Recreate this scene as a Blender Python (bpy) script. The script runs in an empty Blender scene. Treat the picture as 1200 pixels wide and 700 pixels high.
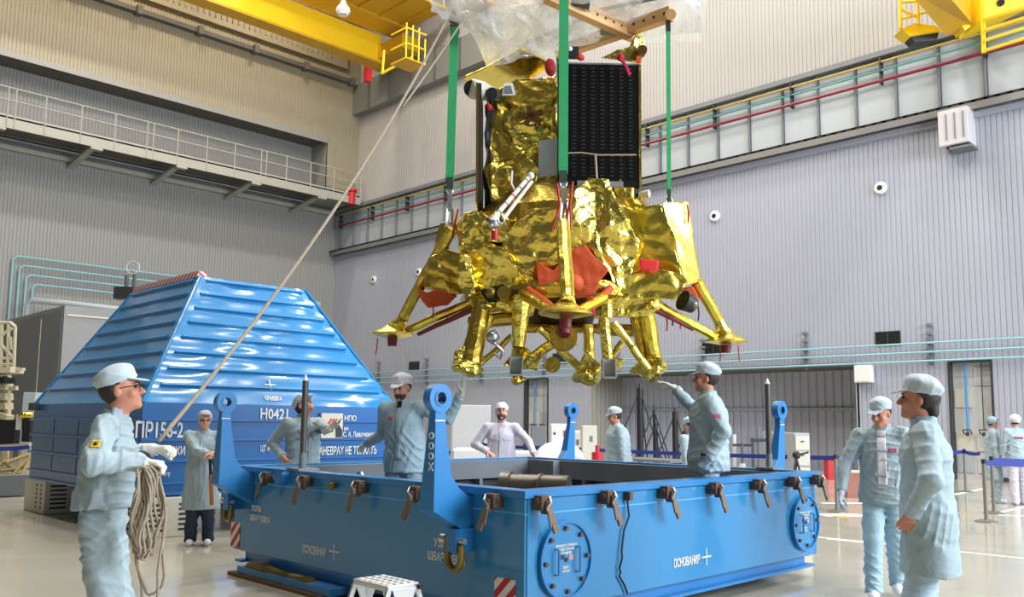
import bpy, bmesh, math, random
import numpy as np
from mathutils import Vector, Matrix
random.seed(4); PI = math.pi
S = bpy.context.scene; COL = S.collection

# ------------------------------------------------------------------ camera
CF, CCY, CP, CYAW, CROLL, CH = 1017.7, 382.5, .1099, .7903, -.011, 1.5
_F = np.array([math.cos(CYAW)*math.cos(CP), math.sin(CYAW)*math.cos(CP), math.sin(CP)])
_R0 = np.array([math.sin(CYAW), -math.cos(CYAW), 0]); _U0 = np.cross(_R0, _F)
_R = _R0*math.cos(CROLL)-_U0*math.sin(CROLL); _U = _U0*math.cos(CROLL)+_R0*math.sin(CROLL)
_O = np.array([0, 0, CH])
cd = bpy.data.cameras.new('camera'); cam = bpy.data.objects.new('camera', cd); COL.objects.link(cam)
cd.sensor_width = 36; cd.lens = CF*36/1200; cd.shift_y = (CCY-350)/1200; cd.clip_end = 300
m3 = Matrix(((_R[0], _U[0], -_F[0]), (_R[1], _U[1], -_F[1]), (_R[2], _U[2], -_F[2])))
cam.matrix_world = Matrix.Translation(_O) @ m3.to_4x4(); S.camera = cam

# ------------------------------------------------------------------ light
S.view_settings.view_transform = 'Standard'; S.view_settings.look = 'None'
S.view_settings.gamma = 1; S.view_settings.use_curve_mapping = False
S.view_settings.exposure = -.32
W = bpy.data.worlds.new('world'); S.world = W; W.use_nodes = True
W.node_tree.nodes['Background'].inputs[0].default_value = (.80, .86, 1, 1)
W.node_tree.nodes['Background'].inputs[1].default_value = .22
def area(loc, look, sx, sy, power, col):
    l = bpy.data.lights.new('area_light', 'AREA'); l.shape = 'RECTANGLE'; l.size = sx; l.size_y = sy
    l.energy = power; l.color = col
    o = bpy.data.objects.new('area_light', l); COL.objects.link(o); o.location = loc
    o.rotation_euler = (Vector(look)-Vector(loc)).to_track_quat('-Z', 'Y').to_euler(); return o
# daylight of the tall windows in the wall on the right hand side, out of view
for wx in (8, 15, 22): area((wx, -17, 9.5), (wx, 20, 3), 6.5, 9, 4700, (.82, .91, 1))
# rows of hall lamps high under the roof
for lx in (3, 9, 15, 21):
    for ly in (0, 9, 18, 28): area((lx, ly, 23.5), (lx, ly, 0), 2.2, 1.0, 1000, (1, .955, .88))
    area((lx, 35.5, 24.0), (lx, 38.5, 14), 2.2, .8, 420, (1, .90, .72))

# ------------------------------------------------------------------ helpers
def rayd(px, py): return _F*CF+_R*(px-600)-_U*(py-CCY)
def at(px, py, D): return Vector(_O+rayd(px, py)*D/CF)          # the point of the hall seen at a photo pixel, D metres away
def onz(px, py, z): d = rayd(px, py); return Vector(_O+d*(z-CH)/d[2])
def onx(px, py, x): d = rayd(px, py); return Vector(_O+d*x/d[0])
def ony(px, py, y): d = rayd(px, py); return Vector(_O+d*y/d[1])
RV, UV, FV = Vector(_R0), Vector((0, 0, 1)), Vector((math.cos(CYAW), math.sin(CYAW), 0))

def frame(d):
    d = Vector(d).normalized(); a = Vector((0, 0, 1)) if abs(d.z) < .9 else Vector((1, 0, 0))
    x = a.cross(d).normalized(); return x, d.cross(x), d
class M:
    def __init__(s): s.v = []; s.f = []
    def add(s, vs, fs):
        b = len(s.v); s.v += [tuple(v) for v in vs]; s.f += [tuple(b+i for i in f) for f in fs]; return s
    def box(s, a, b):
        x0, y0, z0 = a; x1, y1, z1 = b
        return s.add([(x0,y0,z0),(x1,y0,z0),(x1,y1,z0),(x0,y1,z0),(x0,y0,z1),(x1,y0,z1),(x1,y1,z1),(x0,y1,z1)],
              [(0,3,2,1),(4,5,6,7),(0,1,5,4),(1,2,6,5),(2,3,7,6),(3,0,4,7)])
    def obox(s, c, ax, ay, az, hx, hy, hz):
        c = Vector(c); ax = Vector(ax).normalized()*hx; ay = Vector(ay).normalized()*hy; az = Vector(az).normalized()*hz
        return s.add([c+i*ax+j*ay+k*az for k in (-1,1) for i, j in ((-1,-1),(1,-1),(1,1),(-1,1))],
              [(0,3,2,1),(4,5,6,7),(0,1,5,4),(1,2,6,5),(2,3,7,6),(3,0,4,7)])
    def bar(s, p, q, w, h, up=(0,0,1)):
        p = Vector(p); q = Vector(q); d = (q-p); up = Vector(up)
        x = d.cross(up)
        if x.length < 1e-6: x = d.cross(Vector((1,0,0)))
        x.normalize(); u = x.cross(d).normalized()
        return s.obox((p+q)/2, x, d, u, w/2, d.length/2, h/2)
    def cyl(s, p, q, r, r2=None, n=12, cap=True):
        p = Vector(p); q = Vector(q); r2 = r if r2 is None else r2; x, y, d = frame(q-p)
        vs = [p+(x*math.cos(2*PI*i/n)+y*math.sin(2*PI*i/n))*r for i in range(n)]+[q+(x*math.cos(2*PI*i/n)+y*math.sin(2*PI*i/n))*r2 for i in range(n)]
        fs = [(i, (i+1)%n, n+(i+1)%n, n+i) for i in range(n)]
        if cap: fs += [tuple(range(n-1,-1,-1)), tuple(range(n, 2*n))]
        return s.add(vs, fs)
    def tube(s, pts, r, n=8, closed=False):
        P = [Vector(p) for p in pts]; N = len(P); vs = []; x = None
        for i in range(N):
            if closed: d = P[(i+1)%N]-P[i-1]
            else: d = P[min(i+1, N-1)]-P[max(i-1, 0)]
            d.normalize()
            if x is None: x, y, _ = frame(d)
            else:
                x = (x-d*x.dot(d)); x = x.normalized() if x.length > 1e-5 else frame(d)[0]; y = d.cross(x)
            rr = r[i] if isinstance(r, (list, tuple)) else r
            vs += [P[i]+(x*math.cos(2*PI*k/n)+y*math.sin(2*PI*k/n))*rr for k in range(n)]
        fs = []
        for i in range(N if closed else N-1):
            j = (i+1) % N
            fs += [(i*n+k, i*n+(k+1)%n, j*n+(k+1)%n, j*n+k) for k in range(n)]
        if not closed: fs += [tuple(range(n-1,-1,-1)), tuple(range((N-1)*n, N*n))]
        return s.add(vs, fs)
    def prism(s, poly, o, ux, uy, t):                 # polygon in the plane (ux,uy), thickness vector t
        o = Vector(o); ux = Vector(ux); uy = Vector(uy); t = Vector(t); n = len(poly)
        a = [o+ux*p[0]+uy*p[1] for p in poly]
        return s.add(a+[p+t for p in a], [tuple(range(n-1,-1,-1)), tuple(range(n,2*n))]+[(i,(i+1)%n,n+(i+1)%n,n+i) for i in range(n)])
    def lathe(s, prof, o, ax, n=24, cap=True):         # prof: (radius, height) list; a closed profile makes a ring
        if cap == 'ring': prof = list(prof)+[prof[0]]; cap = False
        o = Vector(o); x, y, d = frame(ax); vs = []
        for r, h in prof: vs += [o+d*h+(x*math.cos(2*PI*k/n)+y*math.sin(2*PI*k/n))*r for k in range(n)]
        fs = []
        for i in range(len(prof)-1): fs += [(i*n+k, i*n+(k+1)%n, (i+1)*n+(k+1)%n, (i+1)*n+k) for k in range(n)]
        return s.add(vs, fs+([(tuple(range(n-1,-1,-1))), tuple(range((len(prof)-1)*n, len(prof)*n))] if cap else []))
    def ball(s, c, r, sc=(1,1,1), n=14):
        prof = []; vs = []; fs = []; m = n//2; c = Vector(c)
        for i in range(m+1):
            t = PI*i/m
            for k in range(n):
                p = 2*PI*k/n; vs.append(c+Vector((sc[0]*math.sin(t)*math.cos(p), sc[1]*math.sin(t)*math.sin(p), sc[2]*math.cos(t)))*r)
        for i in range(m): fs += [(i*n+k, (i+1)*n+k, (i+1)*n+(k+1)%n, i*n+(k+1)%n) for k in range(n)]
        return s.add(vs, fs)
    def build(s, name, mat, parent=None, smooth=0, bevel=0, origin=None):
        if parent is not None: o0 = Vector(parent['_o'])
        elif origin is not None: o0 = Vector(origin)
        else:
            a = np.array(s.v); o0 = Vector(((a[:,0].min()+a[:,0].max())/2, (a[:,1].min()+a[:,1].max())/2, a[:,2].min()))
        me = bpy.data.meshes.new(name); me.from_pydata([tuple(Vector(v)-o0) for v in s.v], [], s.f)
        bm = bmesh.new(); bm.from_mesh(me); bmesh.ops.recalc_face_normals(bm, faces=bm.faces); bm.to_mesh(me); bm.free()
        return link(name, me, mat, parent, o0, smooth, bevel)
def link(name, me, mat, parent, o0, smooth=0, bevel=0):
    if mat: me.materials.append(mat)
    o = bpy.data.objects.new(name, me); COL.objects.link(o); o['_o'] = tuple(o0)
    if parent is not None: o.parent = parent
    else: o.location = o0
    if smooth: me.shade_smooth()
    if smooth and smooth != 1: me.set_sharp_from_angle(angle=math.radians(smooth))
    if bevel:
        b = o.modifiers.new('bevel', 'BEVEL'); b.width = bevel; b.segments = 2; b.limit_method = 'ANGLE'; b.angle_limit = math.radians(50)
    return o
def tag(o, label=None, cat=None, group=None, kind=None):
    if label: o['label'] = label
    if cat: o['category'] = cat
    if group: o['group'] = group
    if kind: o['kind'] = kind
    return o
def thing(name, loc, label, cat, group=None):
    o = bpy.data.objects.new(name, None); COL.objects.link(o); o.location = loc; o['_o'] = tuple(loc); o.empty_display_size = .1
    return tag(o, label, cat, group)
def inst(src, parent, off=(0,0,0), rot=0, name=None):           # a copied part (shared mesh), moved by off
    c = src.copy(); COL.objects.link(c); c.parent = parent; c.location = Vector(src.location)+Vector(off); c.rotation_euler.z += rot; return c
def tree(src, parent=None, loc=None, rot=None):
    c = src.copy(); COL.objects.link(c); c.parent = parent
    if loc is not None: c.location = loc
    if rot is not None: c.rotation_euler = (0, 0, rot)
    for ch in [x for x in src.children]: tree(ch, c)
    return c

# ------------------------------------------------------------------ materials
def srgb(r, g, b): return tuple(((c/255)/12.92 if c/255 <= .04045 else ((c/255+.055)/1.055)**2.4) for c in (r, g, b))+(1,)
MATS = {}
def mat(name, col, rough=.5, metal=0, var=.08, vscale=3, bump=0, bscale=40, spec=.5, coat=0, emit=0, trans=0, alpha=1):
    m = bpy.data.materials.new(name); m.use_nodes = True; nt = m.node_tree; b = nt.nodes['Principled BSDF']
    col = col if len(col) == 4 else col+(1,)
    tc = nt.nodes.new('ShaderNodeTexCoord'); nz = nt.nodes.new('ShaderNodeTexNoise'); nz.inputs['Scale'].default_value = vscale
    nz.inputs['Detail'].default_value = 4; nt.links.new(tc.outputs['Object'], nz.inputs['Vector'])
    mx = nt.nodes.new('ShaderNodeMix'); mx.data_type = 'RGBA'
    mx.inputs[6].default_value = tuple(c*(1-var) for c in col[:3])+(1,); mx.inputs[7].default_value = tuple(min(1, c*(1+var)) for c in col[:3])+(1,)
    nt.links.new(nz.outputs['Fac'], mx.inputs[0]); nt.links.new(mx.outputs[2], b.inputs['Base Color'])
    b.inputs['Roughness'].default_value = rough; b.inputs['Metallic'].default_value = metal
    b.inputs['Specular IOR Level'].default_value = spec; b.inputs['Coat Weight'].default_value = coat; b.inputs['Coat Roughness'].default_value = .08
    if emit: b.inputs['Emission Color'].default_value = col; b.inputs['Emission Strength'].default_value = emit
    if bump:
        n2 = nt.nodes.new('ShaderNodeTexNoise'); n2.inputs['Scale'].default_value = bscale; n2.inputs['Detail'].default_value = 3
        nt.links.new(tc.outputs['Object'], n2.inputs['Vector'])
        bp = nt.nodes.new('ShaderNodeBump'); bp.inputs['Strength'].default_value = bump; bp.inputs['Distance'].default_value = .01
        nt.links.new(n2.outputs['Fac'], bp.inputs['Height']); nt.links.new(bp.outputs[0], b.inputs['Normal'])
    b.inputs['Alpha'].default_value = alpha
    MATS[name] = m; return m
BLUE = mat('blue_paint', srgb(42, 126, 178), .28, 0, .06, 2, .10, 6, .5, .5)
BLUED = mat('blue_paint_frame', srgb(36, 120, 182), .33, 0, .07, 3, .06, 8, .5, .3)
BLUET = mat('blue_tarnished', srgb(70, 120, 160), .3, 0, .2, 6, .1, 12)
LUG = mat('lug_blue_paint', srgb(38, 120, 182), .35, 0, .05, 3)
GREY = mat('grey_primer', srgb(112, 117, 122), .55, 0, .1, 3)
GREYD = mat('dark_grey_steel', srgb(60, 62, 64), .5, .3, .1, 4)
STEEL = mat('bare_steel', (.55, .55, .56), .35, .9, .1, 8)
WHITE = mat('white_paint', srgb(225, 225, 222), .5, 0, .03)
CREAM = mat('cream_enamel', srgb(205, 200, 185), .5, 0, .05)
RED = mat('red_paint', srgb(190, 30, 35), .5, 0, .08)
REDC = mat('red_cover_cloth', srgb(175, 20, 35), .7, 0, .15, 8, .5, 30)
BLACK = mat('black_rubber', (.012, .012, .014), .5, 0, .1)
YEL = mat('yellow_crane_paint', srgb(250, 208, 30), .4, 0, .05, 1)
YELD = mat('yellow_crane_paint_dark', srgb(205, 158, 32), .5, 0, .1, 1)  # darker copy of the crane yellow; underside shade put into the colour
CYAN = mat('pale_cyan_pipe', srgb(140, 190, 200), .4, 0, .05)
CYAND = mat('teal_pipe', srgb(70, 150, 145), .4, 0, .05)
PIPEY = mat('yellow_pipe', srgb(190, 165, 80), .4, 0, .05)
PIPER = mat('red_pipe', srgb(130, 35, 50), .4, 0, .05)
BELT = mat('blue_belt', srgb(34, 52, 140), .6, 0, .05)
WALLR = mat('wall_panel_light', srgb(166, 168, 180), .45, .0, .05, .5)
WALLU = mat('wall_panel_upper', srgb(176, 172, 168), .5, 0, .04, .4)
WALLL = mat('wall_panel_warm', srgb(152, 143, 122), .5, 0, .05, .4)
WALLLL = mat('wall_panel_grey', srgb(144, 142, 138), .5, 0, .05, .4)
GIRD = mat('girder_grey', srgb(168, 174, 178), .5, 0, .05, 1)
SOFF = mat('soffit_grey', srgb(95, 90, 85), .6, 0, .1, 2)
BIRCH = mat('orange_beige_beam_paint', srgb(205, 160, 105), .5, 0, .08, 6)
SLING = mat('green_sling_webbing', srgb(48, 158, 98), .8, 0, .12, 20, .4, 120)
ROPE = mat('hemp_rope', srgb(165, 150, 130), .9, 0, .2, 40, .8, 200)
BROWN = mat('brown_leather_latch', srgb(92, 72, 60), .6, .2, .25, 20, .5, 60)
BRASS = mat('olive_brass', srgb(135, 115, 50), .4, .7, .15, 12)
WOOD = mat('timber', srgb(120, 85, 50), .7, 0, .2, 8)

def nodes(m): return m.node_tree.nodes, m.node_tree.links, m.node_tree.nodes['Principled BSDF']
def floor_mat():
    m = mat('epoxy_floor', srgb(178, 173, 158), .12, 0, .06, .35, 0, 1, .5); N, L, b = nodes(m)
    tc = N.new('ShaderNodeTexCoord'); n = N.new('ShaderNodeTexNoise'); n.inputs['Scale'].default_value = 1.2; n.inputs['Detail'].default_value = 6
    L.new(tc.outputs['Object'], n.inputs['Vector'])
    r = N.new('ShaderNodeMapRange'); r.inputs[1].default_value = .3; r.inputs[2].default_value = .7; r.inputs[3].default_value = .06; r.inputs[4].default_value = .19
    L.new(n.outputs['Fac'], r.inputs[0]); L.new(r.outputs[0], b.inputs['Roughness'])
    n2 = N.new('ShaderNodeTexNoise'); n2.inputs['Scale'].default_value = 3; L.new(tc.outputs['Object'], n2.inputs['Vector'])
    bp = N.new('ShaderNodeBump'); bp.inputs['Strength'].default_value = .03; bp.inputs['Distance'].default_value = .01
    L.new(n2.outputs['Fac'], bp.inputs['Height']); L.new(bp.outputs[0], b.inputs['Normal']); return m
FLOOR = floor_mat()
def gold_mat(name, col, rough=.22, bs=7, st=.3):
    m = mat(name, col, rough, 1, .12, 5); N, L, b = nodes(m)
    tc = N.new('ShaderNodeTexCoord'); v = N.new('ShaderNodeTexVoronoi'); v.feature = 'DISTANCE_TO_EDGE'; v.inputs['Scale'].default_value = bs
    wz = N.new('ShaderNodeTexNoise'); wz.inputs['Scale'].default_value = 4
    mx = N.new('ShaderNodeVectorMath'); mx.operation = 'ADD'; L.new(tc.outputs['Object'], mx.inputs[0])
    sc = N.new('ShaderNodeVectorMath'); sc.operation = 'SCALE'; sc.inputs['Scale'].default_value = .25; L.new(tc.outputs['Object'], wz.inputs['Vector']); L.new(wz.outputs['Color'], sc.inputs[0]); L.new(sc.outputs[0], mx.inputs[1])
    L.new(mx.outputs[0], v.inputs['Vector'])
    n = N.new('ShaderNodeTexNoise'); n.inputs['Scale'].default_value = bs*2.2; n.inputs['Detail'].default_value = 3; L.new(tc.outputs['Object'], n.inputs['Vector'])
    a = N.new('ShaderNodeMath'); a.operation = 'ADD'; L.new(v.outputs['Distance'], a.inputs[0]); L.new(n.outputs['Fac'], a.inputs[1])
    bp = N.new('ShaderNodeBump'); bp.inputs['Strength'].default_value = st; bp.inputs['Distance'].default_value = .02
    L.new(a.outputs[0], bp.inputs['Height']); L.new(bp.outputs[0], b.inputs['Normal']); return m
GOLD = gold_mat('gold_foil', srgb(228, 206, 100), .24, 9, .42)
GOLDD = gold_mat('deep_gold_foil', srgb(205, 176, 78), .28, 8, .4)
GOLDS = gold_mat('smooth_gold_foil', srgb(230, 206, 90), .28, 6, .32)
ORANGE = mat('orange_red_blanket', srgb(192, 72, 20), .6, 0, .15, 6, .5, 25)
def film_mat():
    m = bpy.data.materials.new('clear_plastic_film'); m.use_nodes = True; nt = m.node_tree; N = nt.nodes; L = nt.links; N.clear()
    o = N.new('ShaderNodeOutputMaterial'); t = N.new('ShaderNodeBsdfTransparent'); t.inputs[0].default_value = (.93, .94, .95, 1)
    g = N.new('ShaderNodeBsdfGlossy'); g.inputs['Roughness'].default_value = .12; d = N.new('ShaderNodeBsdfDiffuse'); d.inputs[0].default_value = (.85, .87, .9, 1)
    tr = N.new('ShaderNodeBsdfTranslucent'); tr.inputs[0].default_value = (.85, .87, .9, 1)
    m1 = N.new('ShaderNodeMixShader'); m1.inputs[0].default_value = .5; L.new(d.outputs[0], m1.inputs[1]); L.new(tr.outputs[0], m1.inputs[2])
    m2 = N.new('ShaderNodeMixShader'); m2.inputs[0].default_value = .55; L.new(m1.outputs[0], m2.inputs[1]); L.new(g.outputs[0], m2.inputs[2])
    lw = N.new('ShaderNodeLayerWeight'); lw.inputs[0].default_value = .3
    mr = N.new('ShaderNodeMapRange'); mr.inputs[3].default_value = .4; mr.inputs[4].default_value = .8; L.new(lw.outputs['Facing'], mr.inputs[0])
    m3_ = N.new('ShaderNodeMixShader'); L.new(mr.outputs[0], m3_.inputs[0]); L.new(t.outputs[0], m3_.inputs[1]); L.new(m2.outputs[0], m3_.inputs[2])
    tc = N.new('ShaderNodeTexCoord'); n = N.new('ShaderNodeTexNoise'); n.inputs['Scale'].default_value = 5; n.inputs['Detail'].default_value = 3; n.inputs['Distortion'].default_value = 2
    L.new(tc.outputs['Object'], n.inputs['Vector']); bp = N.new('ShaderNodeBump'); bp.inputs['Strength'].default_value = .8; bp.inputs['Distance'].default_value = .03
    L.new(n.outputs['Fac'], bp.inputs['Height']); L.new(bp.outputs[0], g.inputs['Normal']); L.new(m3_.outputs[0], o.inputs[0]); return m
FILM = film_mat()
def stripes(name, c1, c2, axis, scale, rough=.5):                # painted diagonal warning stripes
    m = mat(name, c1, rough); N, L, b = nodes(m)
    tc = N.new('ShaderNodeTexCoord'); mp = N.new('ShaderNodeVectorMath'); mp.operation = 'DOT_PRODUCT'; mp.inputs[1].default_value = axis
    L.new(tc.outputs['Object'], mp.inputs[0])
    mu = N.new('ShaderNodeMath'); mu.operation = 'MULTIPLY'; mu.inputs[1].default_value = scale; L.new(mp.outputs['Value'], mu.inputs[0])
    fr = N.new('ShaderNodeMath'); fr.operation = 'FRACT'; L.new(mu.outputs[0], fr.inputs[0])
    gt = N.new('ShaderNodeMath'); gt.operation = 'GREATER_THAN'; gt.inputs[1].default_value = .5; L.new(fr.outputs[0], gt.inputs[0])
    mx = N.new('ShaderNodeMix'); mx.data_type = 'RGBA'; mx.inputs[6].default_value = c1; mx.inputs[7].default_value = c2
    L.new(gt.outputs[0], mx.inputs[0]); L.new(mx.outputs[2], b.inputs['Base Color']); return m
HAZ = stripes('red_white_stripes_side', srgb(190, 25, 40), srgb(225, 220, 210), (0, 1, 1), 7.5)
HAZT = stripes('red_white_stripes_top', srgb(200, 60, 60), srgb(225, 220, 215), (1, 1, 1.5), 8)

def text(s, size, pos, right, up, mt, parent, name='lettering', sx=1, extr=.002, align='LEFT', width=None):
    c = bpy.data.curves.new('t', 'FONT'); c.body = s; c.size = size; c.extrude = extr; c.offset = size*.018; c.align_x = align; c.resolution_u = 2
    t = bpy.data.objects.new('t', c); COL.objects.link(t)
    dg = bpy.context.evaluated_depsgraph_get(); me = bpy.data.meshes.new_from_object(t.evaluated_get(dg)); bpy.data.objects.remove(t); bpy.data.curves.remove(c)
    if width: sx = width/max(v.co.x for v in me.vertices)
    right = Vector(right).normalized(); up = Vector(up).normalized(); n = right.cross(up)
    R = Matrix((right*sx, up, n)).transposed().to_4x4(); me.transform(Matrix.Translation(Vector(pos)-Vector(parent['_o'])) @ R)
    me.name = name; me.materials.clear()
    return link(name, me, mt, parent, Vector(parent['_o']))
# ------------------------------------------------------------------ setting
XR, YL, YU = 26.8, 41.3, 39.3
fl = M(); fl.add([(-10,-18,0),(33,-18,0),(33,44,0),(-10,44,0)], [(0,1,2,3)]); floor = tag(fl.build('floor', FLOOR, origin=(0,0,0)), kind='structure')
def strip(p, q, w, mt=WHITE, nm='floor_line'):
    a = M(); a.bar((p[0],p[1],.002), (q[0],q[1],.002), w, .004); return a.build(nm, mt, floor)
strip(onz(969,632,0), onz(1020,637,0)*1, .07); p=onz(969,631,0); q=onz(1200,655,0); d=(q-p); strip(p-d*1.2, q+d*.6, .07)
strip(onz(1118,580,0), onz(1153,573,0), .12); strip(onz(1170,601,0), onz(1230,588,0), .08); strip(onz(1170,604,0), onz(1240,606,0), .07)
strip(onz(962,604,0), onz(1010,604,0), .35); strip(onz(962,590,0), onz(1012,590,0), .16)
strip(onz(979,606,0), onz(992,606,0), .2, YELD, 'floor_marking')

def corr(m, p, q, z0, z1, nrm, pitch=.15, depth=.02, gr=.04):      # corrugated sheet from p to q, ribs recessed grooves
    p = Vector((p[0],p[1],0)); q = Vector((q[0],q[1],0)); L = (q-p).length; d = (q-p)/L; n = Vector((nrm[0],nrm[1],0)); k = max(1, int(L/pitch))
    prof = []
    for i in range(k):
        a = i*L/k; w = L/k
        prof += [(a, 0), (a+w-gr, 0), (a+w-gr*.7, -depth), (a+w-gr*.25, -depth)]
    prof.append((L, 0)); vs = []; fs = []
    for z in (z0, z1): vs += [p+d*a+n*h+Vector((0,0,z)) for a, h in prof]
    N = len(prof); fs = [(i, i+1, N+i+1, N+i) for i in range(N-1)]
    m.add(vs, fs)
def wall(name, segs, mt, **k):
    m = M()
    for s in segs: corr(m, *s, **k)
    o = m.build(name, mt, origin=(segs[0][0][0], segs[0][0][1], 0)); return tag(o, kind='structure')
nR = (-1, 0); nL = (0, -1); AX, AY0, AY1, AZ = 28.9, 11.75, 22.6, 3.38
DY0, DY1 = 7.88, 8.95
wr = wall('wall_right', [((XR,-18),(XR,DY0),0,10.7,nR), ((XR,DY0),(XR,DY1),3.35,10.7,nR), ((XR,DY1),(XR,AY0),0,10.7,nR), ((XR,AY0),(XR,AY1),AZ,10.7,nR), ((XR,AY1),(XR,24.9),0,10.7,nR),
    ((XR,24.9),(XR,26.2),3.3,10.7,nR), ((XR,26.2),(XR,YL),0,10.7,nR)], WALLR)
def side(m, a, b): m.box(a, b)
# alcove
aw = wall('wall_alcove', [((AX,AY0-.1),(AX,AY1),0,AZ,nR)], mat('alcove_panel', srgb(186,188,204), .5), pitch=.3, depth=.05, gr=.1)  # panel colour lightened in place of light reaching into the alcove
aw2 = wall('wall_alcove_side', [((XR,AY1),(AX,AY1),0,AZ,(0,-1))], mat('alcove_side_panel', srgb(165,160,152), .5), pitch=.26, depth=.08, gr=.12)
m = M(); m.box((XR,AY0,AZ),(AX+.1,AY1+.1,AZ+.08)); m.box((XR-.04,AY0,AZ-.02),(XR,AY1,AZ+.1)); tag(m.build('trim_1', SOFF), kind='structure')
m = M(); m.box((XR,AY0-.1,0),(AX,AY0,AZ)); tag(m.build('wall_alcove_end', WALLR), kind='structure')
m = M(); m.bar((AX-.06,AY0,2.05),(AX-.06,AY1,2.05),.06,.12); tag(m.build('trim_2', GIRD), kind='structure')
# two service niches filled with worn panels and pipes
NICHE = mat('worn_niche_panel', srgb(196,194,192), .4, 0, .25, 2.6, .4, 5)
def niche(n, y0, y1, h, blue):
    r = M(); r.box((XR+.22,y0,0),(XR+.3,y1,h)); o = tag(r.build('door_%d' % n, NICHE), kind='structure')
    f = M(); f.box((XR-.03,y0-.06,0),(XR+.25,y0,h)); f.box((XR-.03,y1,0),(XR+.25,y1+.06,h)); f.box((XR-.03,y0-.06,h),(XR+.25,y1+.06,h+.06)); f.build('frame', GREYD, o)
    for i in range(5):
        for j in range(2):
            if random.random() < .75:
                q = M(); z = .2+i*h/5.4; yy = y0+.06+j*(y1-y0)/2; q.box((XR+.19,yy,z),(XR+.22,yy+(y1-y0)/2-.1,z+h/6.2))
                q.build('panel', random.choice([NICHE, GIRD, CREAM]), o)
    for k, yy in enumerate((y1-.35*(y1-y0), y0+.25*(y1-y0))):
        q = M(); q.cyl((XR+.1,yy,1.3+.1*k),(XR+.1,yy,h-.02),.035 if k == 0 else .015,n=8); q.build('pipe', mat('blue_pipe', srgb(70,140,200),.4) if (k == 0 or blue) else GREYD, o)
        q = M(); q.tube([(XR+.1,yy-.1,1.3),(XR,yy-.1,1.42),(XR,yy+.1,1.42),(XR+.1,yy+.1,1.3)],.02); q.ball((XR+.06,yy,1.3),.06); q.build('valve', GREYD, o)
niche(1, DY0, DY1, 3.35, 0); niche(2, 24.9, 26.2, 3.3, 1)
m = M(); m.box((XR-.05,-18,0),(XR,DY0,.12)); m.box((XR-.05,DY1,0),(XR,AY0,.12)); m.box((XR-.05,AY1,0),(XR,24.9,.12)); m.box((XR-.05,26.2,0),(XR,YL,.12)); tag(m.build('baseboard_right', GREYD), kind='structure')
# girder band: panels between stiffeners
wu = wall('wall_right_upper', [((XR,-18),(XR,YL),13.2,25,nR)], WALLU)
gb = M(); gb.box((XR,-18,10.7),(XR+.1,YL,13.2)); gb = tag(gb.build('trim_3', GIRD), kind='structure')
pm = None
ys = [y*1.27-18+.2 for y in range(48)]
for i, y in enumerate(ys):
    if y > YL-.3: continue
    q = M(); q.box((XR-.05,y+.06,10.95),(XR,min(YL,y+1.21),12.98)); q.build('panel', MATS.get('girder_panel') or mat('girder_panel', srgb(172,177,180),.5,0,.06,1), gb)
    q = M(); q.box((XR-.14,y-.025,10.9),(XR,y+.025,13.05)); q.build('stiffener', GREY, gb)
lg = M(); lg.box((XR-.28,-18,13.05),(XR+.05,YL,13.22)); tag(lg.build('trim_4', mat('rail_grey', srgb(120,122,126),.5)), kind='structure')
lg = M(); lg.box((XR-.4,-18,10.82),(XR,YL,10.9)); lg.box((XR-.4,-18,10.62),(XR-.36,YL,10.9))
t5 = tag(lg.build('trim_5', mat('ledge_grey', srgb(125,122,118),.6)), kind='structure'); y = -2; lg = M()
while y < YL-.5: lg.box((XR-.405,y,10.83),(XR-.40,y+.2,10.87)); lg.box((XR-.3,y,10.81),(XR-.24,y+.2,10.82)); y += .32
tag(lg.build('perforation', BLACK, t5), kind='stuff')
lg = M(); lg.box((XR-.15,-18,10.45),(XR,YL,10.62)); tag(lg.build('trim_6', WALLR), kind='structure')
ug = M(); ug.box((XR-.5,-18,18.25),(XR+.1,YU,19.9)); ug = tag(ug.build('trim_7', mat('upper_girder', srgb(120,122,118),.5)), kind='structure')
for i in range(30):
    q = M(); y = -16+i*1.85; q.box((XR-.6,y,18.3),(XR-.5,y+.08,19.85)); q.build('stiffener', SOFF, ug)
# girder pipes with brackets
def pipe_run(name, label, z, mt, r, y0=-2, y1=40.5, x=XR-.25, grp='pipes along the girder'):
    m = M(); m.cyl((x,y0,z),(x,y1,z),r,n=8); return tag(m.build(name, mt, smooth=40), label, 'pipe')
pipe_run('yellow_pipe', 'thin yellow pipe running along the grey girder, topmost of three', 12.86, PIPEY, .035)
pipe_run('green_pipe', 'thin green pipe on the grey girder between yellow and red pipes', 12.58, CYAND, .03)
pipe_run('red_pipe', 'dark red pipe along the grey girder, lowest and thickest of three', 12.25, PIPER, .055)
bk = None
for i in range(14):
    y = 1.5+i*3.0
    m = M(); m.box((XR-.3,y,12.15),(XR-.1,y+.05,13.0)); [m.box((XR-.34,y,z),(XR-.1,y+.05,z+.06)) for z in (12.13,12.48,12.76)]
    m.build('bracket', GREYD, gb)
for k, z in enumerate((3.95, 3.68, 3.42)):
    pipe_run('cyan_pipe', 'pale cyan pipe on the right wall, %s of three above the alcove' % ('topmost','middle','lowest')[k], z, CYAN, .03, -2, 38, XR-.2)
for i in range(9):
    y = 5.5+i*3.9; m = M(); m.box((XR-.12,y,3.3),(XR,y+.07,4.15)); [m.box((XR-.165,y-.03,z),(XR,y+.12,z+.08)) for z in (3.38,3.64,3.9,4.2,4.45)]; m.build('pipe_bracket', GREY, wr)
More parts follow.
